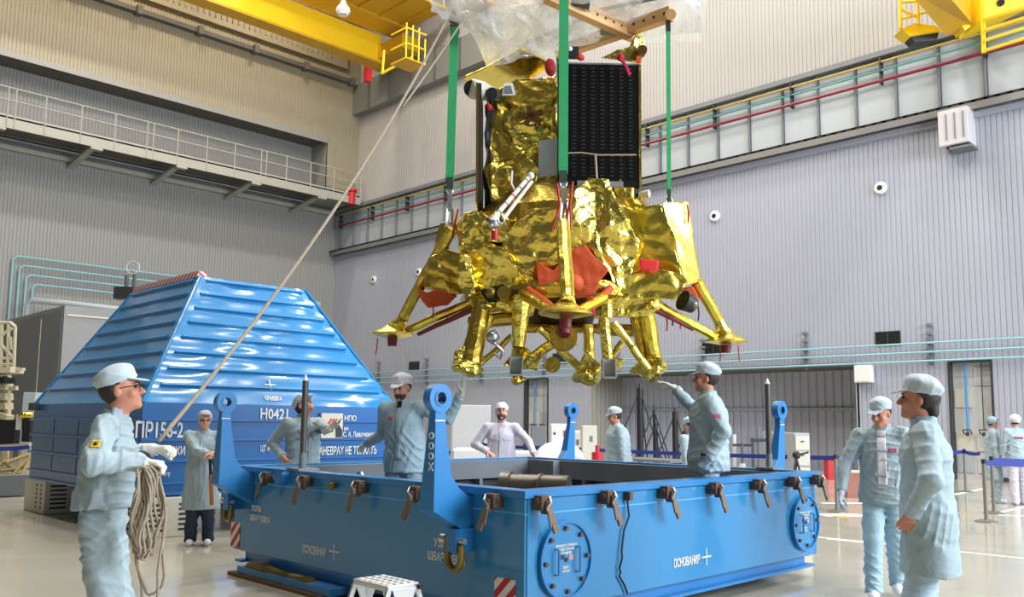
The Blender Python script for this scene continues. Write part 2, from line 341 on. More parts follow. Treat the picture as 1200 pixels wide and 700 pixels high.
# small windows
WG = mat('dark_window_glass', (.02,.022,.02), .1)
for n, (ya, yb, z) in enumerate(((11.08,10.32,4.17),(17.3,16.4,4.17),(24.6,23.8,4.15),(29.9,29.1,4.2),(34.3,33.5,4.2)), 1):
    f = M(); c = [(ya,z-.2),(yb,z-.2),(yb,z+.2),(ya,z+.2)]; f.box((XR-.03,yb,z-.22),(XR,ya,z-.19)); f.box((XR-.03,yb,z+.19),(XR,ya,z+.22)); f.box((XR-.03,yb,z-.2),(XR,yb+.03,z+.2)); f.box((XR-.03,ya-.03,z-.2),(XR,ya,z+.2)); f.box((XR-.03,(ya+yb)/2-.02,z-.2),(XR,(ya+yb)/2+.02,z+.2))
    o = tag(f.build('window_%d' % n, GREYD), kind='structure')
    for h in (0, 1):
        q = M(); a = yb+.03+h*(ya-yb)/2; q.box((XR-.02,a,z-.19),(XR-.005,a+(ya-yb)/2-.05,z+.19)); q.build('pane', WG, o)
# round wall speakers
for i, (y, z) in enumerate(((10.75,8.89),(16.7,8.96),(37.5,8.92),(33.7,8.89))):
    lab = ('round white wall loudspeaker at far right of the blue-white wall','round white wall loudspeaker just right of the golden lander',
      'round white wall loudspeaker nearest the hall corner','round white wall loudspeaker behind the left leg of the lander')[i]
    t = thing('wall_speaker', (XR-.12,y,z-.2), lab, 'speaker', 'round speakers on the right wall')
    m = M(); m.lathe([(.2,0),(.2,.06),(.16,.1),(.09,.1),(.07,.06)], (XR,y,z), (-1,0,0), 20); m.build('housing', WHITE, t, smooth=40)
    m = M(); m.cyl((XR-.05,y,z),(XR-.108,y,z),.075,n=16); m.build('cone', BLACK, t)
# louvred fan box and plain white box
t = thing('ventilation_box', (26.2,8.35,9.5), 'white louvred ventilation box mounted under the grey girder', 'vent box')
m = M(); m.box((26.15,7.95,9.62),(XR,8.77,10.68)); m.build('housing', mat('vent_box_grey', srgb(190,186,188), .5), t, bevel=.02)
for i in range(3):
    m = M(); y = 8.06+i*.23; m.box((26.12,y,9.78),(26.15,y+.03,10.55)); m.build('slat', GREY, t)
m = M(); m.box((26.2,7.9,9.5),(XR,8.5,9.56)); m.build('bracket', GREY, t)
for i in range(3):
    m = M(); y=8.0+i*.24; m.box((26.3,y,9.58),(26.7,y+.14,9.625)); m.build('grille', BLACK, t)
t = thing('junction_box', (26.7,11.4,2.88), 'plain white square box at the top right corner of the alcove', 'box')
m = M(); m.box((26.5,11.14,2.83),(XR-.05,11.66,3.36)); m.build('housing', WHITE, t, bevel=.01)
m = M(); m.box((26.48,11.17,2.86),(26.5,11.63,3.33)); m.build('cover', WHITE, t)

# left wall
wl = wall('wall_left', [((-10,YL),(XR,YL),0,13.4,nL)], WALLLL)
wlu = wall('wall_left_upper', [((-10,YU),(XR,YU),16.46,25,nL), ((24.75,YU),(XR,YU),13.4,16.46,nL), ], WALLL)
wlr = wall('wall_left_recess', [((-10,YU+1.5),(24.75,YU+1.5),13.4,16.46,nL)], WALLLL)
m = M(); m.box((-10,YU,16.4),(24.75,YU+1.6,16.5)); tag(m.build('ceiling_recess', SOFF), kind='structure')
m = M(); m.box((24.75,YU,13.4),(24.8,YL,16.46)); m.box((24.75,YU,13.3),(XR,YL,13.4)); tag(m.build('trim_8', WALLLL), kind='structure')
m = M(); m.box((-10,YU-.05,16.3),(24.75,YU,16.55)); tag(m.build('trim_9', WALLLL), kind='structure')
# crane rail along the upper left wall
t = tag(M().box((-10,YU-.35,19.9),(XR-1,YU,20.12)).build('trim_10', mat('rail_dark', srgb(88,84,78),.5)), kind='structure')
for i in range(12):
    q = M(); x=-6+i*2.9; q.box((x,YU-.5,19.8),(x+.25,YU-.1,20.2)); q.build('rail_clamp', SOFF, t)
t = tag(M().box((-10,YU-.2,20.7),(XR-1,YU,21.9)).build('trim_11', mat('upper_duct', srgb(150,142,120),.5)), kind='structure')
for i in range(110):
    q = M(); x = -8+i*.3; q.box((x,YU-.26,21.0),(x+.04,YU-.2,21.8)); q.build('slat', WALLL, t)
# walkway
WK = mat('walkway_paint', srgb(160,157,146), .5)
t = thing('walkway', (8,YU-.2,13.1), 'long grey steel walkway with railing along the dark left wall', 'walkway')
WY0 = YU-.9
M().box((-10,WY0,13.05),(26.4,WY0+.08,13.6)).build('fascia', WK, t)
M().box((-10,WY0,13.45),(26.4,YL,13.52)).build('deck', SOFF, t)
M().box((-10,YL-.3,12.9),(26.4,YL,13.1)).build('wall_beam', WK, t)
for i in range(10):
    x = -6+i*3.75; q = M(); q.bar((x,WY0+.05,13.15),(x-.1,YL,12.7),.28,.1); q.box((x-.2,WY0,12.95),(x+.3,WY0+.3,13.05)); q.build('support_bracket', WK, t)
for i in range(26):
    x = -8.9+i*1.4; q = M(); q.cyl((x,WY0,13.1),(x,WY0,14.75),.03,n=6); q.build('post', WK, t)
    if i % 4 == 1: q = M(); q.cyl((x+.28,WY0,13.1),(x+.28,WY0,14.75),.03,n=6); q.build('post', WK, t)
for z in (14.72, 14.2): M().cyl((-10,WY0,z),(26.4,WY0,z),.03,n=6).build('handrail', WK, t)
t = thing('red_hydrant', at(412,231,46.5)-Vector((0,0,.4)), 'small red fire hydrant pipe at the end of the walkway', 'hydrant')
p = at(412,231,46.5)
m = M(); m.cyl(p+Vector((0,0,-.4)), p+Vector((0,0,.3)), .2, n=10); m.build('body', RED, t, smooth=40)
m = M(); m.cyl(p+Vector((0,0,.3)), p+Vector((0,0,.42)), .3, n=10); m.build('cap', RED, t)
# column in the corner and pipes of the left wall
m = M(); m.cyl((25.6,41.0,0),(25.6,41.0,7.6),.16,n=10); m.ball((25.6,41.0,7.75),.22); tag(m.build('corner_pipe', GIRD, smooth=40), 'vertical grey pipe in the far corner of the hall', 'pipe')
for k in range(4):
    z = 8.35-k*.38; x = 10.6+k*.28
    m = M(); m.tube([(x,YL-.2,1.5),(x,YL-.2,z-.15),(x+.15,YL-.2,z),(24,YL-.2,z)], .045, n=6)
    tag(m.build('cyan_pipe', CYAN, smooth=50), 'pale cyan bent pipe on the left wall, %s of four' % ('outermost','second outermost','third outermost','innermost')[k], 'pipe')
m = M(); m.tube([at(15,418,36), at(24,420,36), at(28,412,36), at(33,357,36), at(38,352,36), at(80,356,36), at(142,363,36.5), at(200,369,38)], .13, n=8)
tag(m.build('grey_duct', GIRD, smooth=50), 'thick pale grey bent duct beside the grey cabin', 'pipe')
for i, (px, y0, y1) in enumerate(((38,288,327),(105,298,340),(172,308,340),(237,316,330),(295,324,345))):
    a = at(px,y0,43+i); b = at(px-1,y1,43+i); tag(M().bar(a,b,.1,.1,(0,1,0)).build('wall_hanger', GREYD), 'thin dark vertical pipe hanger on the left wall, %s from the left' % ('first','second','third','fourth','fifth')[i], 'bracket')
# grey cabin
c = at(76,358,30); lf = M()
lf.box((c.x,c.y,0),(c.x+9,c.y+9,c.z)); t = tag(lf.build('grey_cabin', mat('cabin_grey', srgb(133,133,134),.5)), 'large plain grey cabin behind the blue cover', 'cabin')
M().box((c.x-.03,c.y+.2,0),(c.x,c.y+8.9,c.z-.15)).build('side_panel', mat('cabin_grey_shaded', srgb(108,112,118),.5), t)  # darker copy of the cabin grey; shade of this face is in the colour
M().box((c.x-.05,c.y+2.3,0),(c.x-.02,c.y+2.35,c.z-.3)).build('pipe', CREAM, t)
M().box((c.x+.1,c.y-.04,c.z-.35),(c.x+8,c.y,c.z-.3)).build('cable_run', CREAM, t)
# unseen hall side behind the camera
m = M(); m.add([(-10,-18,0),(-10,44,0),(-10,44,25),(-10,-18,25)],[(0,1,2,3)]); tag(m.build('wall_back', mat('back_wall_panel', srgb(70,69,66),.8)), kind='structure')  # dark colour stands for an unlit wall and keeps bounce light low
m = M(); m.add([(-10,-18,25),(33,-18,25),(33,44,25),(-10,44,25)],[(0,3,2,1)]); tag(m.build('ceiling', mat('roof_sheet', srgb(150,148,140),.8), origin=(0,0,0)), kind='structure')

# ------------------------------------------------------------------ cranes
t = thing('overhead_crane', (20,35.5,19.6), 'large yellow overhead crane bridge with platform, upper left near the roof', 'crane')
M().box((-8,35.2,19.65),(25.2,35.6,21.15)).build('bridge_beam', YEL, t)
M().box((-8,34.95,19.55),(25.2,35.75,19.66)).build('beam_flange', YELD, t)
M().box((-8,33.7,21.2),(25.8,35.1,22.8)).build('bridge_beam', YELD, t)
M().box((18.6,30.9,21.35),(25.9,33.7,21.5)).build('platform', YELD, t)
for i in range(6): M().box((18.9+i*1.25,30.9,21.25),(18.98+i*1.25,33.7,21.35)).build('platform_rib', YELD, t)
for i in range(7): M().cyl((18.8+i*1.15,30.9,21.4),(18.8+i*1.15,30.9,22.8),.035,n=6).build('railing_post', YEL, t)
for z in (22.1,22.8): M().cyl((18.6,30.9,z),(25.9,30.9,z),.035,n=6).build('railing_bar', YEL, t)
M().box((25.0,33.2,19.9),(26.1,36.6,20.6)).build('end_carriage', YELD, t)
c_ = at(493,76,38.5); M().box((c_.x-.9,c_.y-.1,c_.z),(c_.x+.2,c_.y+1.0,c_.z+.08)).build('lower_platform', YELD, t)
for i in range(4): M().cyl((c_.x-.9+i*.35,c_.y-.1,c_.z),(c_.x-.9+i*.35,c_.y-.1,c_.z+1.6-.4*(i==3)),.035,n=6).build('railing_post', YEL, t)
for z in (.7,1.4): M().cyl((c_.x-.9,c_.y-.1,c_.z+z),(c_.x+.2,c_.y-.1,c_.z+z),.035,n=6).build('railing_bar', YEL, t); M().cyl((c_.x-.9,c_.y-.1,c_.z+z),(c_.x-.9,c_.y+1.0,c_.z+z),.035,n=6).build('railing_bar', YEL, t)
M().bar(at(450,59,40), at(448,87,40), .09,.09).build('railing_post', YEL, t); M().bar(at(448,86,40), at(482,68,39), .09,.09).build('railing_bar', YEL, t)
M().obox(at(431,88,43), (1,0,0),(0,1,0),(0,0,1), .15,.15,.35).build('bumper', RED, t)
p = at(402,12,36); t = thing('ceiling_lamp', p-Vector((0,0,.3)), 'white dome lamp hanging under the yellow crane', 'lamp')
M().lathe([(.08,.42),(.14,.25),(.26,.1),(.3,-.06),(.24,-.16)][::-1], p, (0,0,1), 16).build('shade', WHITE, t, smooth=40)
M().cyl(p+Vector((0,0,.3)), p+Vector((0,0,1.5)), .03, n=6).build('stem', WHITE, t)
M().cyl(p+Vector((0,0,-.2)), p+Vector((0,0,-.14)), .22, n=12).build('bulb_glass', mat('lamp_glass', srgb(235,235,225),.3), t)
# right crane
t = thing('overhead_crane', (25,7.5,12), 'yellow crane end with railing at the upper right edge of the hall', 'crane')
A = at(1087,-6,24.5); B = at(1118,42,25.6)
def pp(l, D): return [at(x,y,D) for x, y in l]
def slab(name, l, D, th, mt):      # upright plate in the picture-facing plane with real thickness
    v = pp(l, D); n = len(v); w = [p+FV*th for p in v]
    return M().add(v+w, [tuple(range(n)), tuple(range(2*n-1,n-1,-1))]+[(i,(i+1)%n,n+(i+1)%n,n+i) for i in range(n)]).build(name, mt, t)
M().add([at(1063,-12,22),at(1105,-12,22),at(1145,34,25),at(1109,42,25), at(1063,-12,22)+Vector((0,.2,1.6)),at(1105,-12,22)+Vector((0,.2,1.6)),at(1145,34,25)+Vector((0,.2,1.6)),at(1109,42,25)+Vector((0,.2,1.6))],
   [(0,1,2,3),(4,5,6,7),(0,1,5,4),(1,2,6,5),(2,3,7,6),(3,0,4,7)]).build('bridge_beam', YELD, t)
slab('bridge_side', [(1100,-14),(1160,-14),(1148,23),(1131,36)], 24.6, .5, YEL)
slab('end_carriage', [(1148,-14),(1215,-14),(1215,6),(1150,24)], 24.2, 1.2, YEL)
M().cyl(at(1173,3,24.15), at(1173,3,24.1), .1, n=14).build('axle_hole', BLACK, t)
slab('side_platform', [(1056,34),(1072,27),(1096,30),(1104,36),(1066,42)], 25.2, .5, YEL)
slab('buffer', [(1066,42),(1100,38),(1098,47),(1072,49)], 25.3, .4, GREYD)
for a, b, r in (((1055,-5),(1055,34),.05),((1075,-5),(1076,28),.05),((1055,10),(1078,22),.04),((1058,22),(1094,12),.04),((1055,3),(1090,0),.04)): M().cyl(at(*a,25.2), at(*b,25.2), r, n=6).build('railing_bar', YEL, t)
M().bar(at(1151,-10,22.5), at(1153,62,22.5), .09, .09, (1,0,0)).build('railing_post', YEL, t)
for y in (24,36,48,60): M().bar(at(1152,y,22.5), at(1210,y-18,21), .07, .07).build('railing_bar', YEL, t)
# ------------------------------------------------------------------ transport container base
X0, X1, Y0, Y1, ZT = 4.25, 8.45, 4.15, 8.2, 1.04
base = thing('transport_container', ((X0+X1)/2, (Y0+Y1)/2, 0), 'large open blue steel container base under the hanging golden lander', 'container')
ZB = .22
def side_panel(a, b, nm='side_panel', mt=BLUE): return M().box(a, b).build(nm, mt, base, bevel=.008)
side_panel((X0,Y0,ZB),(X0+.05,Y1,ZT-.05)); side_panel((X0+.05,Y0,ZB),(X1-.05,Y0+.05,ZT-.05))
side_panel((X1-.05,Y0,ZB),(X1,Y1,ZT-.05)); side_panel((X0+.05,Y1-.05,ZB),(X1-.05,Y1,ZT-.05))
m = M()
for a, b in (((X0-.03,Y0-.03),(X0+.12,Y1+.03)),((X1-.12,Y0-.03),(X1+.03,Y1+.03)),((X0+.12,Y0-.03),(X1-.12,Y0+.12)),((X0+.12,Y1-.12),(X1-.12,Y1+.03))): m.box((*a,ZT-.05),(*b,ZT))
m.build('rim', BLUED, base)
side_panel((X0+.09,Y0+.09,.10),(X1-.09,Y0+.13,ZB),'skirt',BLUED); side_panel((X0+.09,Y0+.13,.10),(X0+.13,Y1-.13,ZB),'skirt',BLUED)
side_panel((X1-.13,Y0+.13,.10),(X1-.09,Y1-.13,ZB),'skirt',BLUED); side_panel((X0+.09,Y1-.13,.10),(X1-.09,Y1-.09,ZB),'skirt',BLUED)
for ya in (Y0+.02, Y1-.14): M().box((X0+.02,ya,.10),(X1-.02,ya+.12,.125)).build('bottom_flange', BLUED, base)
m = M(); m.box((X0-.002,Y0+.002,ZT-.16),(X0,Y1,ZT-.15)); m.box((X0,Y0-.004,ZT-.165),(X1,Y0,ZT-.155)); m.build('weld_seam', mat('pale_blue_weld', srgb(95,170,230),.3), base)
M().box((X0+.02,Y0-.008,ZB),(X0+.12,Y0,ZT-.06)).build('corner_plate', BLUE, base)
# grey inner lining: beam, ribs, floor, braces
M().box((X0+.1,Y0+.1,.16),(X1-.1,Y1-.1,.2)).build('inner_floor', GREY, base)
for a, b in (((X0+.12,Y1-.2,ZT-.24),(X1-.12,Y1-.12,ZT-.02)),((X1-.2,Y0+.12,ZT-.24),(X1-.12,Y1-.2,ZT-.02)),((X0+.12,Y0+.12,ZT-.24),(X0+.2,Y1-.2,ZT-.02)),((X0+.2,Y0+.12,ZT-.24),(X1-.2,Y0+.2,ZT-.02))): M().box(a, b).build('inner_beam', GREY, base)
M().box((X0+.06,Y1-.08,.2),(X1-.06,Y1-.06,ZT-.06)).build('inner_lining', GREYD, base); M().box((X1-.08,Y0+.06,.2),(X1-.06,Y1-.08,ZT-.06)).build('inner_lining', GREYD, base)
for i in range(6):
    x = X0+.5+i*.66; M().box((x,Y1-.2,.2),(x+.05,Y1-.08,ZT-.24)).build('inner_rib', GREY, base)
for i in range(6):
    y = Y0+.4+i*.62; M().box((X1-.2,y,.2),(X1-.08,y+.05,ZT-.24)).build('inner_rib', GREY, base)
M().box((X1-.32,Y1-.75,.2),(X1-.2,Y1-.5,ZT-.02)).build('inner_post', GREY, base)
for y in (6.55, 6.3): M().bar((X1-.22,y,ZT-.25),(X1-.3,y-.28,.2),.03,.03).build('brace', GREYD, base)
for x in (5.6,): M().tube([(x,Y1-.22,ZT-.1),(x+.04,Y1-.26,ZT-.2),(x,Y1-.26,ZT-.33),(x-.04,Y1-.24,ZT-.2),(x,Y1-.22,ZT-.1)],.02,6).ball((x,Y1-.25,ZT-.42),.06).build('hook', STEEL, base)
cy = onz(598,562,.85); m = M(); m.cyl((7.0,7.05,.78),(7.3,6.45,.78),.14,n=20); m.cyl((7.0,7.05,.78),(6.95,7.15,.78),.165,n=20); m.cyl((7.15,6.75,.78),(7.16,6.72,.78),.155,n=20); m.box((6.95,6.5,.2),(7.3,7.0,.66)); m.build('winch_drum', mat('drum_steel', srgb(105,98,90),.35,.6), base, smooth=40)
for x, y in ((X0+.35,Y0+.4),(X1-.6,Y0+.5),(X0+.35,Y1-.5),(X1-.6,Y1-.5)):
    M().box((x-.12,y-.09,.03),(x+.2,y+.09,.1)).cyl((x,y-.06,.05),(x,y+.06,.05),.05,n=12).build('castor', BLACK, base)
m = M(); m.box((X0-.12,6.4,0),(X0+.06,Y1-.15,.035)); tag(m.build('timber_plank', WOOD), 'dark timber plank on the floor under the left side of the blue base', 'plank')
m = M(); m.tube([(X0-.02,Y1-.4,.1),(X0-.04,Y1-.7,.12),(X0-.02,Y1-1.0,.09),(X0-.03,Y1-1.5,.1)],.045); m.build('tie_chain', BRASS, base, smooth=60)
M().box((X0-.1,Y1-1.9,.04),(X0+.12,Y1-.3,.1)).build('skid', BLUED, base)

# lifting lugs
def lug(y, sgn, marks=False):                    # bracket plate standing off the side, tapered post, ring head
    xf = X0 if sgn < 0 else X1
    pr = [(0,.69),(0,.97),(.05,.98),(.13,1.03),(.205,1.13),(.265,1.48),(.27,1.585),(.365,1.585),(.362,1.48),(.362,.88)]
    n = len(pr); th = [.17 if z < 1 else .11 if z < 1.2 else .065 for _, z in pr]; V = [(xf+sgn*o, y, z) for o, z in pr]+[(xf+sgn*o, y+t, z) for (o, z), t in zip(pr, th)]
    l = M().add(V, [tuple(range(n-1,-1,-1)), tuple(range(n,2*n))]+[(i,(i+1)%n,n+(i+1)%n,n+i) for i in range(n)]).build('lifting_lug', LUG, base, bevel=.005)
    xc = xf+sgn*.318
    M().lathe([(.042,-.006),(.102,-.006),(.102,.070),(.042,.070)], (xc,y,1.66), (0,1,0), 28, 'ring').build('ring_head', LUG, l, smooth=40)
    M().lathe([(.042,-.012),(.056,-.012),(.056,.076),(.042,.076)], (xc,y,1.66), (0,1,0), 28, 'ring').build('ring_bush', BLUED, l, smooth=40)
    xx = xf+sgn*.362; M().box((min(xx,xf+sgn*.275)-.004,y-.004,1.50),(max(xx,xf+sgn*.275),y,1.508)).build('weld_line', WHITE, l)
    return l, xx
l1, xx = lug(4.67, -1)
for z in (1.40,1.33,1.26): M().lathe([(.016,0),(.025,0),(.025,.006),(.016,.006)], (xx-.001,4.705,z), (-1,0,0), 16, 'ring').build('chain_mark', WHITE, l1)
M().bar((xx-.003,4.728,1.215),(xx-.003,4.682,1.16),.006,.009,(1,0,0)).bar((xx-.003,4.682,1.215),(xx-.003,4.728,1.16),.006,.009,(1,0,0)).build('cross_mark', WHITE, l1)
lug(7.83, -1); lug(onx(671,478,X1+.31).y, 1); lug(onx(916,478,X1+.31).y, 1)
# small bracket shelf behind the left lug
M().prism([(0,0),(0,.03),(.2,.0),(.1,-.1)], (X0-.12,7.1,1.0),(0,1,0),(0,0,1),(.12,0,0)).build('bracket', LUG, base)

# towing shackles
def shackle(y, z, s=1):
    r = M(); pts = [(X0-.14,y+.10*math.cos(a)*s,z-.06*s+.11*math.sin(a)*s) for a in [PI+i*PI/8 for i in range(9)]]
    r.tube([(X0-.14,y-.1*s,z+.05)]+pts[::1]+[(X0-.14,y+.1*s,z+.08)], .034*s, n=8); q = r.build('shackle', BRASS, base, smooth=60)
    M().cyl((X0-.14,y-.15*s,z+.08),(X0-.14,y+.15*s,z+.08),.03*s,n=10).cyl((X0-.14,y+.12*s,z+.08),(X0-.14,y+.2*s,z+.08),.045*s,n=8).build('pin', STEEL, q, smooth=40)
    M().box((X0-.17,y-.05,z+.0),(X0,y+.05,z+.16)).build('pad_eye', LUG, q)
shackle(4.70,.59,.72); shackle(8.06,.62,.6)

# clamps along the rim
def clamp(p, n, side):                 # p on the rim, n outward normal, side direction
    p = Vector(p); n = Vector(n); s = Vector(side); u = Vector((0,0,1))
    c = M(); c.obox(p+n*.05+u*-.03, s, n, u, .05, .05, .05); c.cyl(p+n*.06+s*.06+u*-.02, p+n*.06-s*.06+u*-.02, .022, n=8)
    c.obox(p+n*.09-u*.06, s, n, u, .022, .03, .045)
    h = c.build('clamp', BROWN, base, bevel=.006)
    d = (s*.35+n*.12-u).normalized()
    M().bar(p+n*.11-u*.05, p+n*.11-u*.05+d*.19, .045, .02, n).bar(p+n*.12-u*.04-s*.02, p+n*.12-u*.04-s*.02+(d-s*.2).normalized()*.15, .014,.014,n).build('clamp_lever', mat('worn_leather', srgb(120,100,82),.6,.2,.3,30), h)
    M().tube([p+n*.1+s*.03+u*.01, p+n*.14-u*.02, p+n*.13-s*.03-u*.06, p+n*.12-u*.1], .008, 5).build('clamp_wire', STEEL, h)
    return h
h0 = None
for y in (7.48,6.82,5.98,5.24,4.40): clamp((X0,y,ZT-.05),(-1,0,0),(0,1,0))
for x in (4.36,5.06,5.80,6.50,7.22,7.88,8.38): clamp((x,Y0,ZT-.05),(0,-1,0),(1,0,0))
for x in (5.2,6.4,7.4): M().obox((x,Y1+.05,ZT-.09),(1,0,0),(0,1,0),(0,0,1),.05,.05,.05).build('clamp', BROWN, base)
M().ball((X0-.03,6.42,ZT-.1),.03).cyl((X0,6.42,ZT-.1),(X0-.06,6.42,ZT-.1),.012).bar((X0-.05,6.36,ZT-.1),(X0-.05,6.48,ZT-.11),.015,.015).build('toggle_screw', BRASS, base)
# manhole covers
def manhole(x, z, r):
    c = M(); c.cyl((x,Y0,z),(x,Y0-.025,z),r,n=40); h = c.build('manhole_cover', BLUE, base, smooth=40)
    M().lathe([(r*.95,0),(r*1.02,0),(r*1.02,.02),(r*.95,.02)], (x,Y0-.022,z),(0,-1,0),40,'ring').build('cover_rim', BLUED, h, smooth=40)
    for k in range(8):
        a = PI/2+k*PI/4+.05; M().cyl((x+r*.82*math.cos(a),Y0-.02,z+r*.82*math.sin(a)),(x+r*.82*math.cos(a),Y0-.05,z+r*.82*math.sin(a)),.017,n=6).build('bolt', BROWN, h)
    for s in (-1, 1):
        xx = x+s*r*.42; M().tube([(xx+s*.0,Y0-.02,z+.08),(xx,Y0-.06,z+.08),(xx,Y0-.06,z-.09),(xx,Y0-.02,z-.09)],.008,6).build('handle', BLUED, h)
    for k, (t, s) in enumerate((('ЗАПРЕЩАЕТСЯ ОТКРЫВАТЬ',.022),('КРЫШКУ ЛЮКА БЕЗ',.022),('РАЗРЕШЕНИЯ',.022))): text(t, s, (x,Y0-.027,z+.09-k*.026),(1,0,0),(0,0,1),WHITE,h,sx=.75,align='CENTER')
    text('ЛЮК 1', .024, (x,Y0-.027,z-.06),(1,0,0),(0,0,1),WHITE,h,align='CENTER'); text('ЗАКРЫТ', .02, (x,Y0-.027,z-.085),(1,0,0),(0,0,1),WHITE,h,align='CENTER')
    M().cyl((x,Y0-.025,z),(x,Y0-.03,z),.016,n=10).build('lock', BLACK, h)
    M().box((x-.07,Y0-.028,z+.005),(x-.05,Y0-.026,z+.035)).box((x-.04,Y0-.028,z+.005),(x-.02,Y0-.026,z+.035)).build('umbrella_mark', MATS['black_rubber'], h)
    M().box((x+.03,Y0-.028,z-.005),(x+.07,Y0-.026,z+.035)).build('sticker', mat('faded_pink', srgb(200,140,140)) if 'faded_pink' not in MATS else MATS['faded_pink'], h)
manhole(4.64,.55,.265); manhole(8.17,.55,.265)
# cable hanging on the right side
M().tube([(5.34,Y0-.02,.93),(5.35,Y0-.03,.8),(5.30,Y0-.02,.7),(5.27,Y0-.02,.55),(5.27,Y0-.025,.5),(5.255,Y0-.02,.45),(5.24,Y0-.02,.42),(5.26,Y0-.02,.4),(5.24,Y0-.02,.37),(5.3,Y0-.02,.30),(5.34,Y0-.02,.23)],.008,6).build('hanging_cable', BLACK, base, smooth=60)
M().obox((5.34,Y0-.03,.95),(1,0,0),(0,1,0),(0,0,1),.02,.03,.03).build('cable_plug', BROWN, base)
# hazard stripes at the corners
for a, b in (((X0-.006,Y0+.08,.20),(X0,Y0+.28,.44)),((X0-.006,Y1-.14,.24),(X0,Y1+.04,.48))): M().box(a, b).build('hazard_plate', HAZ, base)
# lettering on the base
def tL(s, y, z, size, **k): return text(s, size, (X0-.004,y,z),(0,-1,0),(0,0,1),WHITE,base,**k)
tL('ОСНОВАНИЯ', 6.90,.33,.095,sx=.62)
M().box((X0-.006,6.33,.385),(X0,6.48,.395)).box((X0-.006,6.40,.32),(X0,6.41,.46)).build('cross_mark', WHITE, base)
tL('УЗЛЫ', 5.09,.575,.085,width=.2); tL('ШВАРТОВКИ', 5.16,.475,.085,width=.42)
tL('УЗЛЫ', 7.85,.62,.075,sx=.9); tL('ШВАРТОВКИ', 7.87,.53,.075,sx=.8)
def tR(s, x, z, size, **k): return text(s, size, (x,Y0-.004,z),(1,0,0),(0,0,1),WHITE,base,**k)
tR('ОСНОВАНИЯ', 5.96,.35,.095,sx=.62)
M().box((6.37,Y0-.006,.385),(6.51,Y0,.395)).box((6.435,Y0-.006,.32),(6.445,Y0,.46)).build('cross_mark', WHITE, base)
# guide poles
for (px, yt, yb, D, lab) in ((362,438,545,8.6,'dark steel guide pole at the left side of the blue base'),(901,441,552,8.9,'dark steel guide pole at the right side of the blue base')):
    pass
def pole(x, y, top, lab):
    t = thing('guide_pole', (x,y,ZT), lab, 'pole', 'guide poles on the rim of the base')
    M().cyl((x,y,ZT),(x,y,top),.028,n=14).build('shaft', mat('pole_steel', srgb(88,84,80),.4,.5) if 'pole_steel' not in MATS else MATS['pole_steel'], t, smooth=40)
    M().cyl((x,y,top),(x,y,top+.06),.026,.004,n=14).build('tip', mat('pole_tip', srgb(215,225,235),.3) if 'pole_tip' not in MATS else MATS['pole_tip'], t, smooth=40)
    M().box((x-.1,y-.1,ZT),(x+.12,y+.1,ZT+.02)).cyl((x,y,ZT+.02),(x,y,ZT+.16),.033,n=12).build('base_plate', GREY, t)
pole(X0+.06, 7.06, 1.86, 'dark steel guide pole at the left side of the blue base')
pole(X1-.07, 4.62, 1.93, 'dark steel guide pole at the right side of the blue base')

# ------------------------------------------------------------------ container cover
a0, a1, b0, b1, zb, zs, zt, ins = 4.45, 8.42, 11.1, 15.45, .52, 1.70, 3.60, 1.22
cover = thing('container_cover', ((a0+a1)/2,(b0+b1)/2,zb), 'large blue ribbed steel cover shaped like a flat-topped pyramid', 'container cover')
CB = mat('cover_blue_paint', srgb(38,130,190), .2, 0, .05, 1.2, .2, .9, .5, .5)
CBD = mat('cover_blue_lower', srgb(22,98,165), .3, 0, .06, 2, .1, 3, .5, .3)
def dent(m, c4, name, mt, nu=30, nv=12, amp=.018, seed=1):      # sheet between four corners, slightly dented between ribs
    c4 = [Vector(c) for c in c4]; n = (c4[1]-c4[0]).cross(c4[3]-c4[0]).normalized(); rs = np.random.RandomState(seed)
    ph = rs.rand(6)*6; vs = []; fs = []
    for j in range(nv*4+1):
        for i in range(nu+1):
            u = i/nu; v = j/(nv*4); p = (c4[0]*(1-u)+c4[1]*u)*(1-v)+(c4[3]*(1-u)+c4[2]*u)*v
            d = amp*math.sin(v*nv*PI)**2*(math.sin(u*11+ph[0]+v*3)+.7*math.sin(u*17+ph[1]-v*5)+.5*math.sin(u*5+ph[2]+v*9))
            vs.append(p+n*d)
    for j in range(nv*4):
        for i in range(nu): fs.append((j*(nu+1)+i, j*(nu+1)+i+1, (j+1)*(nu+1)+i+1, (j+1)*(nu+1)+i))
    return M().add(vs, fs).build(name, mt, cover, smooth=1)
T = [(a0+ins,b0+ins,zt),(a1-ins+.25,b0+ins,zt),(a1-ins+.25,b1-ins+.6,zt),(a0+ins,b1-ins+.6,zt)]; B = [(a0,b0,zs),(a1,b0,zs),(a1,b1,zs),(a0,b1,zs)]
for k in range(4):
    j = (k+1) % 4; c4 = [B[k], B[j], T[j], T[k]]
    dent(None, c4, 'sloping_side', CB, seed=k+3, nv=8, amp=.014 if k == 0 else .004)
    nn = (Vector(c4[1])-Vector(c4[0])).cross(Vector(c4[3])-Vector(c4[0])).normalized(); ev = (Vector(c4[1])-Vector(c4[0])).normalized()
    for r in range(1, 9 if k in (0,3) else 2):
        v = (r-.0)/8.3; p = Vector(c4[0]).lerp(Vector(c4[3]), v); q = Vector(c4[1]).lerp(Vector(c4[2]), v)
        M().bar(p+ev*.12+nn*.02, q-ev*.12+nn*.02, .03, .045, nn).build('rib', CB, cover)
    M().cyl(c4[0], c4[3], .022, n=8).build('edge_tube', CB, cover)
M().add(T, [(0,1,2,3)]).build('top_panel', CB, cover)
m = M()
for a, b in (((a0,b0),(a1,b0+.04)),((a0,b1-.04),(a1,b1)),((a0,b0+.04),(a0+.04,b1-.04)),((a1-.04,b0+.04),(a1,b1-.04))): M().box((*a,zb),(*b,zs)).build('lower_side', CBD, cover)
